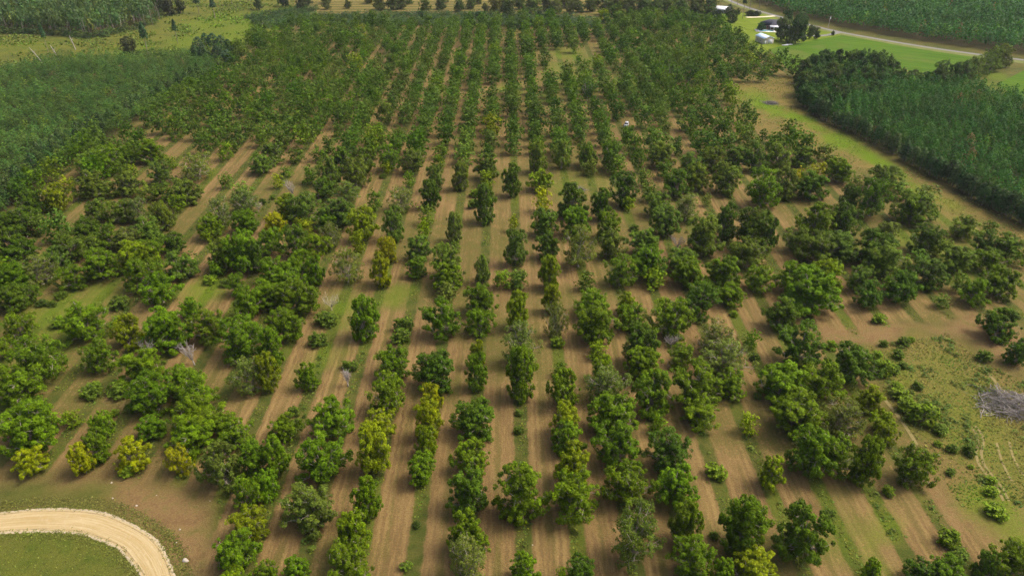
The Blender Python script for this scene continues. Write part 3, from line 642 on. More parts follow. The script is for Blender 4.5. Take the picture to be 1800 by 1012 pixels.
def forest(name, label, pts, variants, hmin, hmax, r, base, m=NEEDLES):
    pl = []
    for x, y in pts:
        s = r.uniform(.85, 1.2); colr = pcol(r, base)
        q_ = r.random(); colr = tuple(np.array(colr) * (.72 + .56 * vnoise(x, y, 14, 2)))
        if q_ < .006: colr = (.16, .11, .05)
        elif q_ < .06: colr = tuple(np.array(colr) * (1.7, 1.35, .8))
        pl.append((int(r.integers(len(variants))), x, y, r.uniform(0, 6.28), s, r.uniform(hmin, hmax) / 10.0, colr))
    return tag(link(name, join_mesh(name, variants, pl, m)), label, 'wood', kind='stuff')
pts = seen(fill(P_LPINE, 3.3, 3.3, r)); N_LP = len(pts)
forest('pine_plantation', 'young pine plantation in a dense block left of the orchard', pts, pv_young, 5, 8, r, (.064, .130, .022))
pts = seen(fill(P_RWOOD, 3.5, 3.5, r)); N_RW = len(pts)
forest('pine_plantation', 'dark pine plantation beyond the straw-coloured meadow strip', pts, pv_mid, 8.5, 11.5, r, (.037, .106, .018))
pts = seen(fill(P_TRPINE, 3.8, 3.8, r)); N_TR = len(pts)
forest('pine_plantation', 'blue-green pine plantation beyond the paved country road', pts, pv_far, 9, 12, r, (.048, .130, .032))
pts = seen(fill(P_TLFOR, 4.3, 4.3, r)); N_TL = len(pts)
scrubv0 = [pine(270 + i, 10, 4.4, 34, 1.25, bare=.02, rounded=1.0) for i in range(4)]
tallv = [pine(240 + i, 10, 5.2, 34, 1.5, bare=.3, rounded=.8) for i in range(5)]
forest('tall_pine_wood', 'tall mature pine wood with bare trunks behind the clearing', pts, tallv, 12, 17, r, (.066, .118, .034))
# its bare trunks, pale at the edge of the clearing
lo = gpoly([(-40,58),(0,58),(70,59),(160,66),(205,56),(262,42),(285,8)])
lows = [p + r.normal(0, 2.5, 2) for p in catmull(lo, 16) for _ in range(3)]
forest('forest_edge_scrub', 'low green scrub in front of the bare trunks of the tall pine wood', lows, scrubv0, 2, 5.5, r, (.07, .115, .03), LEAFS)
mb = MB()
edge_pts = catmull(lo, 22)
for p in edge_pts[::2]:
    for _ in range(1):
        x, y = p + r.normal(0, 3.6, 2) + np.array([-2, 5]); h = r.uniform(7, 12); l = r.normal(0, .8, 2)
        mb.tube([(x, y, -.2), (x + l[0], y + l[1], h)], [.22, .1], 4)
tag(link('bare_pine_trunks', mb.mesh('bare_pine_trunks', PBARK)), 'pale bare trunks along the edge of the tall pine wood', 'trunks', kind='stuff')
pts = seen(fill(P_SCRUB, 3.0, 3.0, r)); scrubv = [pine(260 + i, 10, 4.2, 34, 1.25, bare=.02, rounded=1.0) for i in range(4)]
forest('scrub_thicket', 'dense green scrub thicket along the far end of the orchard', pts, scrubv, 1.6, 4.5, r, (.055, .105, .030), LEAFS)

# ------------------------------------------------------------------ single trees beside and beyond the orchard
def wood_tree(name, label, cat, px, py, w, h, colr, group=None, fam=None, bare=None):
    p = gp(px, py); q_ = np.random.default_rng(int(px * 7 + py * 13))
    wood, leaves = (fam or M_FULL)[int(q_.integers(len(fam or M_FULL)))]
    root = empty(name, (p[0], p[1], 0), q_.uniform(0, 6.28)); root.scale = (w / 8, w / 8, h / 9)
    link('trunk', wood, root); c = link('crown', leaves, root); c.color = (*colr, 1)
    return tag(root, label, cat, group)
def pine_parts(seed, bare, rounded, wid):
    v, q, a = pine(seed, 9.0, wid, 420, .62, bare, rounded)
    t = MB(); t.tube([(0,0,-.1),(.05,0,4.5),(0,.05,8.6)], [.16,.12,.03], 6)
    rr_ = np.random.default_rng(seed)
    for _ in range(9):
        z = rr_.uniform(bare * 9, 8); a_ = rr_.uniform(0, 6.28)
        t.tube([(0,0,z),(cos(a_)*wid*.3, sin(a_)*wid*.3, z+.5)], [.05,.02], 4)
    return t.mesh('pine_wood', PBARK, True), mesh_np('pine_needles', v, [q], NEEDLE, {'leaf': ('FLOAT_COLOR', a)})
M_PINE = [pine_parts(300 + i, .18, .55, 4.4) for i in range(4)]
M_LONE = [pine_parts(320 + i, .55, .9, 3.0) for i in range(3)]
def pine_tree(name, label, px, py, w, h, colr, group, fam):
    p = gp(px, py); q_ = np.random.default_rng(int(px * 7 + py * 13))
    wood, leaves = fam[int(q_.integers(len(fam)))]
    root = empty(name, (p[0], p[1], 0), q_.uniform(0, 6.28)); root.scale = (w / 4.4, w / 4.4, h / 9)
    link('trunk', wood, root); c = link('crown', leaves, root); c.color = (*colr, 1)
    return tag(root, label, 'tree', group)
# hardwoods at the corner of the right-hand wood
hard = [(1410,148,11,13),(1425,138,11,13),(1447,133,12,14),(1470,132,10,14),(1492,134,12,14),(1512,136,13,15),(1535,138,13,15),(1556,142,12,13),(1412,170,11,13),(1432,165,12,14),(1458,162,13,15),(1486,160,12,14),
        (1515,162,11,13),(1545,160,11,12),(1575,156,9,11),(1600,160,10,11),(1624,160,9,10),(1650,158,11,11),(1672,152,10,12),(1415,188,9,10),(1440,196,10,11),(1468,190,11,12),(1500,186,11,11),(1530,184,10,11),
        (1690,146,11,12),(1706,138,12,12),(1724,131,12,12),(1740,124,12,13),(1757,118,11,13),(1652,138,9,10)]
for i, (x, y, w, h) in enumerate(hard):
    c = pcol(r, (.060, .112, .022) if i < 24 else (.112, .170, .030), .25)
    tone = 'dark' if c[1] < .112 else 'mid-green'
    place = 'by the meadow corner' if x < 1480 else ('above the pine plantation' if x < 1585 else ('along the crop field edge' if x < 1685 else 'by the road end'))
    wood_tree('hardwood_tree', f"{tone} rounded hardwood {place}, {nth(i + 1)} counting along the wood's upper edge", 'tree', x, y, w, h, c, 'hardwoods at the wood edge')
# pines standing in front along the meadow
front = catmull(np.array([(1425,205),(1480,230),(1530,252),(1600,292),(1650,318),(1700,346),(1750,373),(1800,401)]), 7)
for i, (x, y) in enumerate(front):
    x += r.normal(4, 3); y -= abs(r.normal(0, 2))
    pine_tree('pine_tree', f"bushy dark pine on the meadow side of the right wood, {nth(i + 1)} from its far corner", x, y, r.uniform(4.5, 6), r.uniform(7, 10), pcol(r, (.050, .095, .026)), 'pines edging the meadow', M_PINE)
# taller dark trees at the corner of the left plantation
for i, (x, y, w, h) in enumerate([(352,96,9,11),(365,92,9,12),(378,92,10,12),(392,93,9,11),(404,98,9,10),(360,108,9,10),(385,110,10,10),(402,114,9,9),(345,106,8,9)]):
    pine_tree('pine_tree', f"tall dark pine in the clump at the plantation corner by the clearing, {nth(i + 1)} along it", x, y, w, h, pcol(r, (.030, .066, .026)), 'dark pines at the plantation corner', M_PINE)
edge = catmull(gpoly([(-60,440),(0,396),(45,345),(92,298),(150,258),(215,226),(300,178),(362,142)]), 8)
for i, p in enumerate(edge):
    q = p + np.array([-5.0, 0]) + r.normal(0, 1.2, 2); h = r.uniform(7.5, 10.5)
    wood, leaves = M_PINE[int(r.integers(4))]
    root = empty('pine_tree', (q[0], q[1], 0), r.uniform(0, 6.28)); w_ = r.uniform(4.2, 5.6); root.scale = (w_ / 4.4, w_ / 4.4, h / 9)
    link('trunk', wood, root); c_ = link('crown', leaves, root); c_.color = (*pcol(r, (.042, .082, .018)), 1)
    tag(root, f"dark pine on the orchard side of the left plantation, {nth(i + 1)} from its near end", 'tree', 'dark pines along the left plantation edge')
# lone trees of the clearing
for i, (x, y, w, h, kind_) in enumerate([(85,92,4.5,17,'p'),(261,98,6,20,'p'),(313,78,4.5,16,'p'),(378,33,6,15,'p'),(350,24,7,14,'p'),(230,100,11,12,'h'),(300,27,11,14,'h'),(318,24,8,12,'h'),(284,20,9,13,'h'),(408,10,7,12,'p'),(455,18,8,10,'h'),(500,12,9,12,'h'),(530,16,9,13,'h'),(540,10,10,13,'h')]):
    where = ['beside the pale broken snags', 'tallest, right of the round-crowned tree', 'slim, near the plantation corner', 'with a dark top in the upper clearing', 'beside the open track', 'round-crowned, just behind the young pines', 'at the tip of the tall wood', 'just past the tip of the tall wood', 'leaning on the edge of the tall wood', 'far up the clearing', 'between clearing and scrub', 'above the scrub', 'at the near end of the far field', 'at the far field corner'][i]
    if kind_ == 'p': pine_tree('pine_tree', f"lone pine in the green clearing, {where}", x, y, w, h, pcol(r, (.040, .080, .034)), 'lone trees of the clearing', M_LONE)
    else: wood_tree('broadleaf_tree', f"broadleaf tree in the clearing, {where}", 'tree', x, y, w, h, pcol(r, (.06, .085, .03)), 'lone trees of the clearing')
# the farther orchard across the top
topt = [(575,14,8),(612,12,7),(668,15,11),(690,15,11),(706,13,10),(747,19,10),(775,14,10),(808,18,9),(828,13,9),(853,17,6),(870,20,12),(886,16,13),(894,24,12),(914,14,9),(935,22,15),(962,16,11),(976,20,12),(990,11,14),
        (1004,20,9),(1018,19,9),(1037,18,11),(1064,24,13),(1082,22,14),(1104,26,15),(1128,26,14),(1150,24,13),(1172,22,14),(1196,26,13),(1220,28,12),(1243,32,13),(1088,34,11),(1205,36,9),
        (840,4,9),(780,3,9),(720,4,9),(650,3,9),(910,5,10),(1010,6,12),(1045,8,13),(1075,9,14),(1105,10,14),(1135,10,14),(1165,10,14),(1195,12,14),(1225,14,13),(1248,18,12),(960,4,11),(575,3,9),(1020,-6,12),(1060,-6,13),(1100,-5,13),(1140,-5,13),(1180,-4,13),(1220,-2,13)]
for i, (x, y, w) in enumerate(topt):
    tone = (.13, .17, .034) if i in (10, 11, 14, 16, 30) else ((.19, .18, .045) if i == 30 else (.088, .135, .030))
    c = pcol(r, tone, .18)
    wood_tree('field_tree', f"rounded {'lime-green' if c[0] > .11 else 'green'} tree of the farther orchard, {nth(i + 1)} counting rows from nearest left", 'tree', x, y + 3, w, w * r.uniform(.85, 1.05), c, 'trees of the farther orchard')
for x, y, w, h, lab in [(966,35,11,9,'dark bushy tree standing in the scrub beside the pale brush heap'), (947,32,5,5,'small dark bush in the scrub left of the bushy tree'), (740,33,6,5,'dark bush at the top of the scrub thicket'),
                        (935,45,6,4,'round dark bush at the orchard side of the scrub'), (840,33,12,5,'broad low bush in the middle of the scrub thicket'), (1258,44,11,10,'dark green tree between orchard corner and lawn')]:
    wood_tree('scrub_tree', lab, 'tree', x, y, w, h, pcol(r, (.034, .072, .026)))
# round the houses
for x, y, w, h, lab, base in [(1374,72,11,15,'tall grey-green tree between the metal barn and the house',(.07,.095,.035)), (1390,77,9,11,'loose grey-green tree in front of the white shed',(.075,.1,.04)), (1398,76,12,17,'tall dark oak beside the house drive',(.03,.06,.018)), (1383,45,10,12,'dark oak behind the house by the road',(.034,.068,.02)),
                              (1404,58,10,13,'dark oak right of the white shed',(.03,.062,.02)), (1423,69,5,9,'slim leaning tree on the lawn right of the drive',(.06,.08,.03)), (1433,60,6,5,'low spreading tree on the lawn by the drive',(.05,.07,.025)), (1435,69,4,5,'round dark shrub on the lawn right of the leaning tree',(.03,.055,.016)),
                              (1411,73,3,3.5,'small dark shrub between oak and crop field',(.03,.055,.016)), (1337,53,6,5,'round bush at the end of the swimming pool',(.035,.07,.018)), (1287,40,9,9,'round oak alone on the lawn below the far house',(.05,.08,.025)), (1280,30,7,9,'grey-green tree beside the far house',(.06,.085,.035)),
                              (1297,27,4,5,'small dark tree right of the far house',(.035,.06,.02)), (1318,28,8,4,'dark low shrub bed by the sandy drive',(.035,.055,.025)), (1330,28,7,3.5,'dark low shrub bed nearer the road',(.035,.055,.025)), (1263,62,2.5,3,'tiny dark shrub by the driveway mouth',(.03,.055,.016))]:
    if x == 1263: x, y = 1463.5, 62.5
    wood_tree('garden_tree', lab, 'tree', x, y, w, h, pcol(r, tuple(np.array(base) * (1.5, 1.6, 1.3)), .1))
for i, (x, y, h) in enumerate([(1266,14,17),(1284,20,18),(1305,33,20),(1318,16,18),(1255,10,16),(1296,10,17),(1335,14,17),(1348,14,16)]):
    pine_tree('pine_tree', f"slender bare-stemmed pine by the far house, {nth(i + 1)} in its group", x, y, 4.5, h, pcol(r, (.036, .07, .034)), 'slender pines by the far house', M_LONE)

# ------------------------------------------------------------------ wild shrubs and weeds
shr = [pecan(400 + i, leaf=.75, per=26) for i in range(4)]
M_SHR = [two(i, 'shrub', p) for i, p in enumerate(shr)]
SH = [(1458,906,20,'g'),(733,925,14,'d'),(714,998,20,'g'),(912,760,16,'g'),(912,728,14,'g'),(1257,836,34,'y'),(1255,945,16,'g'),(1331,700,14,'g'),(1665,955,34,'y'),(1685,978,26,'g'),(1648,783,13,'y'),(1672,793,18,'g'),(1702,797,22,'g'),
      (1670,833,16,'g'),(1740,847,18,'y'),(1706,822,10,'y'),(1740,868,20,'y'),(1748,905,34,'y'),(1542,628,18,'y'),(1552,608,14,'g'),(1578,628,20,'g'),(1588,606,18,'g'),(1586,645,16,'g'),(1548,656,34,'y'),(1572,655,18,'g'),(1582,700,30,'y'),
      (1576,682,18,'y'),(1592,722,28,'y'),(1618,740,46,'y'),(1612,682,18,'g'),(1728,632,24,'g'),(1650,760,26,'g'),(1544,566,22,'y'),(1460,612,18,'y'),(1290,555,14,'y'),(1326,632,16,'g'),(1780,560,16,'d'),(75,537,18,'d'),(93,538,14,'g'),(108,523,20,'g'),
      (212,540,32,'g'),(105,574,26,'g'),(370,497,22,'y'),(398,503,18,'g'),(168,680,16,'y'),(202,730,16,'y'),(163,695,34,'g'),(212,692,40,'g'),(560,605,30,'g'),(575,570,34,'g'),(615,648,26,'g'),(705,600,30,'g'),(710,580,30,'g'),(518,728,20,'g'),(980,608,22,'y'),
      (850,490,20,'s'),(673,313,12,'g'),(480,350,10,'g'),(462,358,12,'d'),(836,345,20,'y'),(832,365,18,'g'),(1100,365,18,'g'),(1115,405,14,'g'),(1008,462,14,'y'),(1500,395,16,'g'),(1610,405,14,'s'),(1600,150+450,12,'y'),(225,835,24,'y'),(1560,868,20,'y'),(1490,215,14,'y')]
cnt = {}
for (px, py, w, c) in SH:
    p = gp(px, py); wm = w / pxm(py) * 1.1; q_ = np.random.default_rng(int(px * 3 + py))
    wood, leaves = M_SHR[int(q_.integers(4))]
    root = empty('wild_shrub', (p[0], p[1], -.25 * wm / 8), q_.uniform(0, 6.28)); root.scale = (wm / 8, wm / 8, wm * q_.uniform(.55, .8) / 9)
    link('stem', wood, root); cr = link('foliage', leaves, root)
    cr.color = (*(np.array({'d': (.06,.10,.014), 'g': (.105,.165,.016), 'y': (.165,.25,.014), 's': (.13,.15,.04)}[c]) * q_.uniform(.85, 1.15)), 1)
    tone = {'d': 'dark', 'g': 'green', 'y': 'bright-green', 's': 'thin greyish'}[c]
    area = 'rough field by the brush pile' if px > 1520 and py > 590 else (f"grass strip of the {nth(rank.get(round((p[0]-ROW0)/ROWS), 1))} tree row")
    cnt[area, tone] = cnt.get((area, tone), 0) + 1
    n_ = cnt[area, tone]
    if area.startswith('rough'): lab = f"{tone} wild shrub in the rough field, {nth(n_)} of these counting from the dirt track"
    else: lab = f"low {tone} shrub in the {area}" + (f", {nth(n_)} of these" if n_ > 1 else '')
    tag(root, lab, 'shrub', 'wild shrubs in the grass')

# grass tufts and weeds: nobody could count them
r = np.random.default_rng(77)
def tufts(n, xs, ys, size, hgt, cols, name, label):
    c = np.stack([xs, ys, np.zeros(n)], 1); k_ = 4
    az = r.uniform(0, 2*pi, (n, k_)); ln = size[:, None] * r.uniform(.6, 1.2, (n, k_)); hh = hgt[:, None] * r.uniform(.6, 1.3, (n, k_))
    d = np.stack([np.cos(az), np.sin(az), np.zeros_like(az)], -1); s = np.stack([-np.sin(az), np.cos(az), np.zeros_like(az)], -1)
    b = c[:, None, :]; up = np.array([0, 0, 1.0])
    v = np.stack([b - s * ln[..., None] * .25, b + s * ln[..., None] * .25, b + s * ln[..., None] * .2 + d * ln[..., None] * .55 + up * hh[..., None], b - s * ln[..., None] * .2 + d * ln[..., None] * .55 + up * hh[..., None]], 2).reshape(-1, 3)
    q = np.arange(len(v)).reshape(-1, 4)
    a = leafattr(r, np.repeat(r.normal(.5, .09, n), k_), np.repeat(np.clip(r.normal(.1, .15, n), 0, 1), k_))
    t = np.repeat(np.c_[cols, np.ones(n)], 4 * k_, 0)
    return tag(link(name, mesh_np(name, v, [q], LEAFS, {'leaf': ('FLOAT_COLOR', a), 'tint': ('FLOAT_COLOR', t)})), label, 'weeds', kind='stuff')
n = 60000
ks = r.integers(-22, 20, n); xs = ROW0 + ROWS * ks + r.normal(0, .7, n); ys = 75 + (r.random(n) ** 1.5) * 330
keep = inside(P_ORCH, xs, ys) & (vnoise(xs, ys, 5, 2) > .42) & (np.abs(xs / (ys * _cp + HC * _sp)) < .75)
xs, ys = xs[keep], ys[keep]; n = len(xs)
sz = r.uniform(.25, .6, n); cols = np.array((.12, .18, .028)) * r.uniform(.75, 1.3, (n, 1)) * np.c_[r.uniform(.9, 1.5, n), np.ones(n), np.ones(n)]
tufts(n, xs, ys, sz, sz * .3, cols, 'row_weeds', 'weeds and tall grass growing in the strips under the trees')
pf = seen(fill(P_ROUGH, .6, .6, r)); pf = pf[r.random(len(pf)) < .25 + vnoise(pf[:, 0], pf[:, 1], 4, 3)]; pm = seen(fill(P_MEADOW, 1.3, 1.3, r)); pm = pm[vnoise(pm[:, 0], pm[:, 1], 6, 3) > .4]
pi_ = seen(fill(P_ISLE, .8, .8, r)); ed_ = np.concatenate([outer + (outer - inner) / np.linalg.norm(outer - inner, axis=1)[:, None] * q for q in r.uniform(-.35, 2.6, 26)] + [inner + (inner - outer) / np.linalg.norm(outer - inner, axis=1)[:, None] * q for q in r.uniform(-.45, 1.2, 14)]); pi_ = np.concatenate([pi_, ed_ + r.normal(0, .4, ed_.shape)]); pc = seen(fill(P_CLEAR, 2.2, 2.2, r)); pc = pc[vnoise(pc[:, 0], pc[:, 1], 14, 1) + r.normal(0, .12, len(pc)) > .5]
for pts_, s_, base, nm_, lb in ((pf, (.25, .6), (.27, .225, .065), 'field_grass', 'tall rough grass tufts of the yellowish field by the brush pile'), (pm, (.35, .8), (.27, .23, .08), 'meadow_grass', 'dry grass tufts of the meadow strip beside the pines'),
                                (pi_, (.18, .4), (.165, .15, .045), 'verge_grass', 'short green grass inside the bend of the dirt road'), (pc, (.8, 2.2), (.11, .155, .03), 'clearing_weeds', 'patchy weeds and brush over the green clearing')):
    n = len(pts_); sz = r.uniform(*s_, n); alt = (.135, .15, .03) if nm_ == 'verge_grass' else (.12, .17, .03); g_ = vnoise(pts_[:, 0], pts_[:, 1], 7, 4)[:, None]
    l_ = spots(LUSH, pts_[:, 0] + r.normal(0, 1.5, n), pts_[:, 1] + r.normal(0, 2, n))[:, None]
    cols = ((np.array(base) * g_ + np.array(alt) * (1 - g_)) * (1 - l_) + np.array((.12, .235, .008)) * l_) * r.uniform(.75, 1.3, (n, 1))
    tufts(n, pts_[:, 0], pts_[:, 1], sz, sz * (.36 if nm_ == 'field_grass' else .5 if nm_ == 'clearing_weeds' else .32), cols, nm_, lb)

wv = [pine(290 + i, 10, 4.2, 30, 1.3, bare=.0, rounded=1.0) for i in range(4)]
pts = []
lo_ = P_ROUGH.min(0); hi_ = P_ROUGH.max(0)
for _ in range(1500):
    p = r.uniform(lo_, hi_)
    if inpoly(P_ROUGH, *p) and vnoise(p[0], p[1], 6, 5) > .56: pts.append((*p, .35))
for _ in range(1500):
    x = ROW0 + ROWS * int(r.integers(-14, 12)) + r.normal(0, .6); y = 85 + r.random() ** 1.4 * 260
    if inpoly(P_ORCH, x, y) and abs(x / (y * _cp + HC * _sp)) < .74 and vnoise(x, y, 11, 0) > .5: pts.append((x, y, .3))
pl = [(int(r.integers(4)), x, y, r.uniform(0, 6.28), q * r.uniform(.5, 1.4), r.uniform(.04, .11), pcol(r, (.095, .145, .022), .35)) for x, y, q in pts]
tag(link('weed_clumps', join_mesh('weed_clumps', wv, pl, LEAFS)), 'knee-high green weed clumps scattered in the row strips and the rough field', 'weeds', kind='stuff')

# ------------------------------------------------------------------ dead trees, snags, brush
def dead_tree(px, py, w, h, label, seed, leanx=0.0, group='bare dead trees of the orchard', colr=DEADW):
    p = gp(px, py); q_ = np.random.default_rng(seed); root = empty('dead_tree', (p[0], p[1], 0))
    t = MB(); fork = np.array([leanx * .15, 0, h * .22]); t.tube([(0,0,-.1), fork * .6, fork], [.2,.16,.13], 6)
    link('trunk', t.mesh('dead_trunk', colr), root)
    for i in range(13):
        az = i * 2.4 + q_.normal(0, .3); rr_ = w / 2 * q_.uniform(.35, 1)
        end = np.array([rr_ * cos(az) + leanx, rr_ * sin(az) * .8, h * q_.uniform(.72, 1.0)])
        path = bez(fork, fork * .5 + end * .5 + np.array([(end[0]-leanx) * .15, 0, h * .05]), end, 6)
        b = MB(); b.tube(path, np.linspace(.085, .02, 6), 4)
        for _ in range(9):
            a = path[int(q_.integers(2, 6))]; e = a + unit(q_.normal(size=3) + np.array([0, 0, 1.1])) * q_.uniform(.6, 1.5)
            b.tube([a, (a + e) / 2 + q_.normal(0, .08, 3), e], [.04, .03, .016], 3)
        link('limb', b.mesh('dead_limb', colr), root)
    return tag(root, label, 'dead tree', group)
PILE = simple('grey brush wood', (.19, .172, .158), .95, .05, .4, 1.5)
PALE = simple('pale dry twigs', (.40, .36, .25), .9, .1, .25, 1.5)
dead_tree(270, 630, 4.2, 5.5, 'bare grey dead tree, left of the close pair in the near-left rows', 1, -1.2)
dead_tree(342, 641, 4.4, 6.2, 'bare grey dead tree, right of the close pair, leaning on its thin trunk', 2, -1.2)
dead_tree(1190, 438, 6.5, 4.2, 'fuzzy grey dead tree low between dark crowns right of centre', 3, 0, colr=DEADW)
dead_tree(1032, 178, 8, 8.5, 'pale grey dead tree below the grassy gap in the far rows', 4)
dead_tree(1179, 145, 7.5, 9.5, 'upright grey dead tree among the dense far-right rows', 5)
dead_tree(516, 347, 4.5, 6.5, 'slender leaning dead tree above the bright yellow-green trees', 6, -1.0)
dead_tree(432, 378, 7.5, 6.0, 'pale yellowish leafless tree in the left rows', 7, colr=PALE)
dead_tree(583, 545, 6.0, 4.6, 'washed-out leafless young tree at the edge of a grassy alley', 8, colr=PALE)
dead_tree(1180, 610, 4.5, 3.0, 'low grey dead brush tree under a dark crown', 9)
dead_tree(612, 678, 2.0, 4.2, 'tiny white dead sapling standing in a grass strip', 10)
dead_tree(795, 60, 6.0, 6.0, 'grey bare tree at the far end of the rows', 11)
dead_tree(455, 372, 3.0, 3.0, 'small pale dead sapling beside the yellowish leafless tree', 12, colr=PALE)
def snag(px, py, h, lean, label):
    p = gp(px, py); root = empty('dead_snag', (p[0], p[1], 0)); t = MB()
    t.tube([(0,0,-.1), (lean*.5, 0, h*.55), (lean, 0, h)], [.3,.24,.12], 6); link('trunk', t.mesh('snag_trunk', DEADW), root)
    b = MB(); b.tube([(lean*.6,0,h*.62), (lean*.6+1.2,.3,h*.85)], [.1,.04], 4); b.tube([(lean*.5,0,h*.5), (lean*.5-1.0,-.3,h*.72)], [.1,.04], 4)
    link('limb', b.mesh('snag_limb', DEADW), root)
    return tag(root, label, 'dead tree', 'broken snags in the clearing')
snag(133, 88, 9, -1.4, 'short pale snag in the middle of the clearing')
snag(106, 109, 10, -3.0, 'tall leaning snag right at the edge of the young pines')
snag(74, 110, 9, -5.0, 'forked snag leaning at the left of the clearing')
snag(463, 50, 5, 0.0, 'short dark post-like snag at the far end of the clearing')
# brush piles
def brush_pile(px, py, sx, sy, h, n, label, seed, rz=0.0):
    p = gp(px, py); q_ = np.random.default_rng(seed); root = empty('brush_pile', (p[0], p[1], 0), rz)
    protos = []
    for i in range(6):
        b = MB(); L = 1.0; pts_ = [np.array([t * L - .5, .09 * sin(t * 4 + i * 1.7), .06 * cos(t * 5 + i)]) for t in np.linspace(0, 1, 5)]
        b.tube(pts_, [.019, .017, .014, .010, .005], 5)
        for _ in range(6):
            a = pts_[int(q_.integers(1, 5))]; e = a + np.array([q_.uniform(.08, .25), q_.uniform(-.18, .18), q_.uniform(-.06, .16)]); b.tube([a, e], [.008, .003], 3)
        protos.append(b.mesh('pile_branch', PILE if i % 5 else DEADW))
    for i in range(n):
        f = q_.random(2) * 2 - 1; rr_ = min(1, np.hypot(*f)); o = link('branch', protos[i % 6], root)
        o.location = (f[0] * sx * .5, f[1] * sy * .5, .15 + h * (1 - rr_ ** 1.5) * q_.uniform(.2, 1)); L = q_.uniform(1.6, 5.0)
        o.scale = (L, L * .9, L * .9); o.rotation_euler = (q_.uniform(0, 6.28), q_.normal(0, .16), q_.normal(-.5, .7) if q_.random() < .6 else q_.uniform(0, 6.28))
    base = MB()
    for _ in range(620):
        f = q_.normal(0, .42, 2); rr_ = min(1, np.hypot(*f)); a = np.array([f[0] * sx * .5, f[1] * sy * .5, h * .75 * max(0, 1 - rr_) * q_.random()]); e = a + unit(q_.normal(size=3) * np.array([1, 1, .35])) * q_.uniform(1, 2.6); e[2] = max(.05, e[2])
        base.tube([a, e], [.035, .012], 3)
    tag(link('twigs', base.mesh('pile_twigs', PILE), root), kind='stuff')
    return tag(root, label, 'brush pile')
brush_pile(1778, 714, 14, 11, 2.4, 270, 'large grey pile of pulled-up branches at the edge of the rough field', 5, -.35)
brush_pile(1355, 182, 6, 5, 1.0, 40, 'small grey brush heap on the meadow strip', 6)
brush_pile(1004, 33, 12, 6, 1.8, 50, 'pale brush heap in the scrub at the far end of the orchard', 7)
brush_pile(1016, 334, 4, 3, .6, 18, 'scatter of pale cut sticks in the gap between rows', 8)

# ------------------------------------------------------------------ pale stones and clods
for i, (px, py, s, lab) in enumerate([(326,985,2.6,'pale clod heap beside the outer edge of the dirt bend'),(196,848,.9,'pale stone at the edge of the mown turn'),(316,930,.9,'flat pale stone on the brown verge'),(275,870,.6,'small white stone on the mown turn'),(310,953,.6,'pale stone near the grass verge of the bend'),
                                      (198,875,.8,'long pale stone between track and road'),(240,888,1.0,'pale dug clod above the road edge'),(369,880,.5,'white stone under the first tree row'),(936,957,.7,'white stone in the alley near the bottom'),(1035,989,.7,'white stone in the next alley near the bottom'),(414,936,.5,'white stone below the leaning row end'),(460,958,.9,'pale stone in the bare alley bottom')]):
    s *= .5; p = gp(px, py); q_ = np.random.default_rng(i); th = np.linspace(0, 2*pi, 9)[:-1]
    vs = [(s*.5*cos(a)*q_.uniform(.7,1.2), s*.4*sin(a)*q_.uniform(.7,1.2), 0) for a in th] + [(s*.33*cos(a)*q_.uniform(.6,1.2), s*.28*sin(a)*q_.uniform(.6,1.2), s*.3*q_.uniform(.6,1.1)) for a in th] + [(0,0,s*.36)]
    b = MB(); b.add(vs, [(j, (j+1) % 8, 8+(j+1) % 8, 8+j) for j in range(8)], [(8+j, 8+(j+1) % 8, 16) for j in range(8)])
    o = link('stone', b.mesh('stone', simple('pale stone', (.40,.35,.28), .9, .1, .2, 3) if i == 0 else bpy.data.materials['pale stone'])); o.location = (p[0], p[1], 0); tag(o, lab, 'stone', 'pale stones near the dirt road')

# ------------------------------------------------------------------ houses by the lawn
WALLC = simple('cream metal siding', (.62,.55,.42), .7, .3, .08, 1); ROOFB = simple('pale blue metal roof', (.42,.54,.66), .45, .5, .08, .5); ROOFD = simple('dark shingle roof', (.055,.055,.07), .8, .2, .25, 1)
BRICK = simple('brown brick wall', (.25,.15,.11), .9, .1, .2, 2); WHITE = simple('white painted metal', (.8,.8,.8), .5, .4); GREYW = simple('grey siding', (.33,.31,.31), .8, .2, .15, 1); GLASS = simple('dark window glass', (.02,.024,.032), .45, .15); ROOFW = simple('weathered white roof', (.66,.67,.68), .6, .3, .1, .6); DECK = simple('pale pool deck', (.62,.58,.52), .8, .2, .1, 1); WATER = simple('pool water', (.07,.33,.36), .08, .6); DOORM = simple('white garage door', (.68,.68,.66), .6, .3)
def mpart(name, mb_, m, parent): return link(name, mb_.mesh(name, m), parent)
def gable_roof(w, d, z, rise, ov=.4, th=.18):
    b = MB()
    for s in (-1, 1):
        x0, x1 = s * (w/2 + ov), 0; z0, z1 = z - ov * rise / (w/2), z + rise
        v = [(x0,-d/2-ov,z0),(x1,-d/2-ov,z1),(x1,d/2+ov,z1),(x0,d/2+ov,z0)]; v += [(a, b_, c + th) for a, b_, c in v]
        b.add(v, [(0,1,2,3),(4,5,6,7),(0,1,5,4),(1,2,6,5),(2,3,7,6),(3,0,4,7)])
    return b
def shell(w, d, z, rise):
    b = MB(); b.add([(-w/2,-d/2,0),(w/2,-d/2,0),(w/2,d/2,0),(-w/2,d/2,0),(-w/2,-d/2,z),(w/2,-d/2,z),(w/2,d/2,z),(-w/2,d/2,z),(0,-d/2,z+rise),(0,d/2,z+rise)],
                    [(0,1,5,4),(1,2,6,5),(2,3,7,6),(3,0,4,7)], [(4,5,8),(6,7,9)]); return b
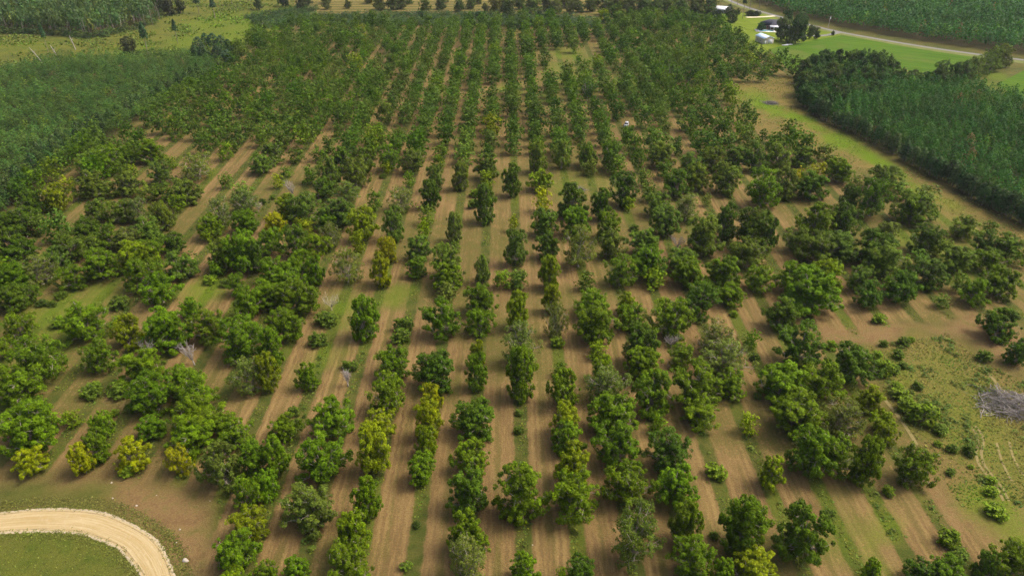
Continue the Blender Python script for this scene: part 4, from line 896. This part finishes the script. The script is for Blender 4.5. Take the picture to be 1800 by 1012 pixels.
def window(parent, x, y, z, w, h, axis='y'):
    f = MB(); t = .09
    if axis == 'y': f.box(x-w/2, x+w/2, y-t, y-.003, z, z+h)
    else: f.box(x-t, x-.003, y-w/2, y+w/2, z, z+h)
    o = mpart('window', f, WHITE, parent); g = MB()
    if axis == 'y': g.box(x-w/2+.12, x+w/2-.12, y-t-.02, y-t+.01, z+.12, z+h-.12)
    else: g.box(x-t-.02, x-t+.01, y-w/2+.12, y+w/2-.12, z+.12, z+h-.12)
    mpart('pane', g, GLASS, o)
# metal barn
c = gp(1343, 74.5); barn = empty('metal_barn', (c[0], c[1], 0), radians(14)); W, D = 7.4, 10.5
mpart('wall', shell(W, D, 3.6, 1.3), WALLC, barn); mpart('roof', gable_roof(W, D, 3.6, 1.3), ROOFB, barn)
b = MB(); b.box(-.3, 2.9, -D/2-.08, -D/2-.003, 0, 2.9); mpart('door', b, DOORM, barn)
b = MB(); b.box(-2.9, -1.9, -D/2-.07, -D/2-.003, 0, 2.1); mpart('door', b, WHITE, barn); window(barn, -W/2, -1.5, 1.2, 1.1, 1.0, 'x'); window(barn, -W/2, 2.2, 1.2, 1.1, 1.0, 'x')
tag(barn, 'cream metal barn with pale blue gable roof on the lawn edge', 'barn')
# brick house with hip roof
c = gp(1358, 50); hs = empty('brick_house', (c[0], c[1], 0), radians(-8)); W, D, Hh = 16, 10, 3.0
b = MB(); b.box(-W/2, W/2, -D/2, D/2, 0, Hh); mpart('wall', b, BRICK, hs)
b = MB(); o_ = .6; b.add([(-W/2-o_,-D/2-o_,Hh),(W/2+o_,-D/2-o_,Hh),(W/2+o_,D/2+o_,Hh),(-W/2-o_,D/2+o_,Hh),(-W/2+4.6,0,Hh+3.2),(W/2-4.6,0,Hh+3.2)], [(0,1,5,4),(2,3,4,5),(0,3,2,1)], [(1,2,5),(3,0,4)])
b.add([(-3.2,-D/2-o_-.01,Hh),(3.2,-D/2-o_-.01,Hh),(0,-D/2+1.2,Hh+2.5),(0,-.6,Hh+2.5)], [], [(0,1,2),(1,3,2),(3,0,2)])
rf = mpart('roof', b, ROOFD, hs); b = MB(); b.box(3.2, 4.0, .8, 1.6, Hh+1.2, Hh+3.6); mpart('chimney', b, BRICK, rf)
for x in (-6.2, -3.5, 3.0, 6.0): window(hs, x, -D/2, 1.0, 1.4, 1.3)
b = MB(); b.box(-.6, .5, -D/2-.08, -D/2-.003, 0, 2.15); mpart('door', b, WHITE, hs)
b = MB(); b.add([(-3.5,-D/2-4.6,2.5),(W/2+.5,-D/2-4.6,2.5),(W/2+.5,-D/2-.7,2.95),(-3.5,-D/2-.7,2.95),(-3.5,-D/2-4.6,2.62),(W/2+.5,-D/2-4.6,2.62),(W/2+.5,-D/2-.7,3.07),(-3.5,-D/2-.7,3.07)], [(3,2,1,0),(4,5,6,7),(0,1,5,4),(1,2,6,5),(2,3,7,6),(3,0,4,7)])
pr = mpart('porch_roof', b, WHITE, hs)
for x in (-3.2, .8, 4.6, W/2+.2):
    b = MB(); b.box(x-.1, x+.1, -D/2-4.4, -D/2-4.2, 0, 2.5); mpart('post', b, WHITE, pr)
tag(hs, 'brown brick house with dark hip roof and white porch roof by the pool', 'house')
# swimming pool
c = gp(1345.5, 54.6); pl = empty('swimming_pool', (c[0], c[1], 0), radians(-8)); b = MB(); b.box(-7, 7, -4.4, 4.4, .0, .16); mpart('deck', b, DECK, pl)
b = MB(); b.box(-4.6, 5.4, -2.3, 2.6, .17, .19); mpart('water', b, WATER, pl); b = MB()
for x0, x1, y0, y1 in ((-4.9,5.7,-2.6,-2.305),(-4.9,5.7,2.605,2.9),(-4.9,-4.605,-2.3,2.6),(5.405,5.7,-2.3,2.6)): b.box(x0, x1, y0, y1, .165, .24)
mpart('rim', b, WHITE, pl); tag(pl, 'turquoise swimming pool with pale deck behind the brick house', 'pool')
# white shed between the trees
c = gp(1388, 55); sh = empty('white_shed', (c[0], c[1], 0), radians(20)); mpart('wall', shell(5, 6, 2.6, 1.1), WALLC, sh); mpart('roof', gable_roof(5, 6, 2.6, 1.1), ROOFW, sh)
b = MB(); b.box(-.9, .9, -3.08, -3.003, 0, 2.1); mpart('door', b, GREYW, sh); window(sh, -2.5, .5, 1.0, .9, .9, 'x'); tag(sh, 'small white-roofed shed half hidden between the dark oaks', 'shed')
# far house
c = gp(1268, 22); fh = empty('grey_house', (c[0], c[1], 0), radians(62)); W, D = 8.5, 14
mpart('wall', shell(W, D, 3.0, 1.6), GREYW, fh); mpart('roof', gable_roof(W, D, 3.0, 1.6), ROOFW, fh)
for y in (-4.6, -1.5, 1.8, 4.8): window(fh, -W/2, y, 1.0, 1.3, 1.2, 'x')
window(fh, 2.4, -D/2, 1.0, 1.3, 1.2); b = MB(); b.box(-.5, .6, -D/2-.08, -D/2-.003, 0, 2.1); mpart('door', b, WHITE, fh)
tag(fh, 'grey house with pale roof under the slender pines', 'house')
# utility pole at the road
c = gp(1455, 52); up = empty('utility_pole', (c[0], c[1], 0)); b = MB(); b.tube([(0,0,-.3),(0,0,9.5)], [.16,.11], 8); mpart('pole', b, DEADW, up)
b = MB(); b.box(-1.2, 1.2, -.17, -.10, 8.7, 8.85); mpart('crossarm', b, DEADW, up); b = MB(); b.tube([(.35,0,7.2),(.35,0,8.2)], [.25,.25], 8); mpart('transformer', b, WHITE, up)
tag(up, 'utility pole with pale transformer beside the paved road', 'pole')
# white boards lying by the shed trees
for i, (px, py, L) in enumerate([(1380,80.5,4.2), (1387,79.3,4.6), (1369,107,3.2)]):
    c = gp(px, py); o = empty('white_trough', (c[0], c[1], 0), radians(8)); b = MB(); b.box(-L/2, L/2, -.55, .55, .25, .45); mpart('basin', b, WHITE, o)
    for s in (-1, 1):
        b = MB(); b.box(s*L*.38-.1, s*L*.38+.1, -.4, .4, 0, .25); mpart('leg', b, DEADW, o)
    tag(o, ['long white trough left of the pair below the oaks', 'long white trough right of the pair below the oaks', 'white trough alone at the corner of the crop field'][i], 'trough', 'white troughs by the field')

# ------------------------------------------------------------------ the car in the alley
CARW = simple('white car paint', (.55,.56,.60), .25, .5); TYRE = simple('black tyre', (.02,.02,.02), .8, .2); RIM = simple('alloy rim', (.5,.5,.52), .35, .5); LAMP = simple('headlight glass', (.75,.78,.8), .1, .6); TRIM = simple('black trim', (.03,.03,.035), .5, .3); REDL = simple('tail light', (.4,.02,.02), .3, .5)
c = gp(1101, 221.5); car = empty('parked_car', (c[0], c[1], 0), radians(-16))
# nose towards the camera (-Y)
sec = [(-2.3,.55,.42,.80),(-2.2,.86,.38,.95),(-1.2,.93,.34,1.06),(0,.95,.32,1.10),(1.4,.94,.34,1.12),(2.15,.88,.4,1.10),(2.28,.74,.5,1.02)]
b = MB(); vs = []
for y, hw, z0, z1 in sec: vs += [(-hw,y,z0),(-hw*1.02,y,(z0+z1)/2),(-hw*.94,y,z1),(hw*.94,y,z1),(hw*1.02,y,(z0+z1)/2),(hw,y,z0)]
ns_ = len(sec); q = [(i*6+j, (i+1)*6+j, (i+1)*6+(j+1) % 6, i*6+(j+1) % 6) for i in range(ns_-1) for j in range(6)]
q += [(0,1,4,5),(1,2,3,4),((ns_-1)*6+5,(ns_-1)*6+4,(ns_-1)*6+1,(ns_-1)*6),((ns_-1)*6+4,(ns_-1)*6+3,(ns_-1)*6+2,(ns_-1)*6+1)]
b.add(vs, q); body = mpart('body', b, CARW, car)
b = MB(); b.add([(-.86,-1.15,1.08),(.86,-1.15,1.08),(.86,1.95,1.12),(-.86,1.95,1.12),(-.70,-.35,1.66),(.70,-.35,1.66),(.70,1.55,1.68),(-.70,1.55,1.68)], [(0,1,5,4),(1,2,6,5),(2,3,7,6),(3,0,4,7)]); mpart('windows', b, GLASS, car)
b = MB(); b.box(-.72,.72,-.38,1.58,1.665,1.72); mpart('roof', b, CARW, car)
for sx_ in (-1, 1):
    for y in (-1.45, 1.4):
        w_ = MB(); x = sx_ * .82; w_.tube([(x-.11,y,.34),(x+.11,y,.34)], [.34,.34], 14); wh = mpart('wheel', w_, TYRE, car); w_ = MB(); w_.tube([(x+sx_*.1,y,.34),(x+sx_*.13,y,.34)], [.21,.2], 10); mpart('rim', w_, RIM, wh)
    b = MB(); b.box(sx_*.62-.16, sx_*.62+.16, -2.31, -2.2, .68, .84); mpart('headlight', b, LAMP, car)
    b = MB(); b.box(sx_*.74-.1, sx_*.74+.1, 2.2, 2.32, .8, 1.0); mpart('tail_light', b, REDL, car)
    b = MB(); b.box(sx_*1.0-.1, sx_*1.0+.1, -.78, -.62, 1.08, 1.22); mpart('mirror', b, CARW, car)
b = MB(); b.box(-.42,.42,-2.34,-2.25,.55,.72); mpart('grille', b, TRIM, car)
tag(car, 'white car with dark windscreen parked in an alley between the tree rows', 'car')
print('COUNTS trees', len(trees), 'dropped', N_DROPPED, 'far', N_FAR, 'LP', N_LP, 'RW', N_RW, 'TR', N_TR, 'TL', N_TL, 'tris', sum(len(m.loops) - 2 * len(m.polygons) for m in bpy.data.meshes))
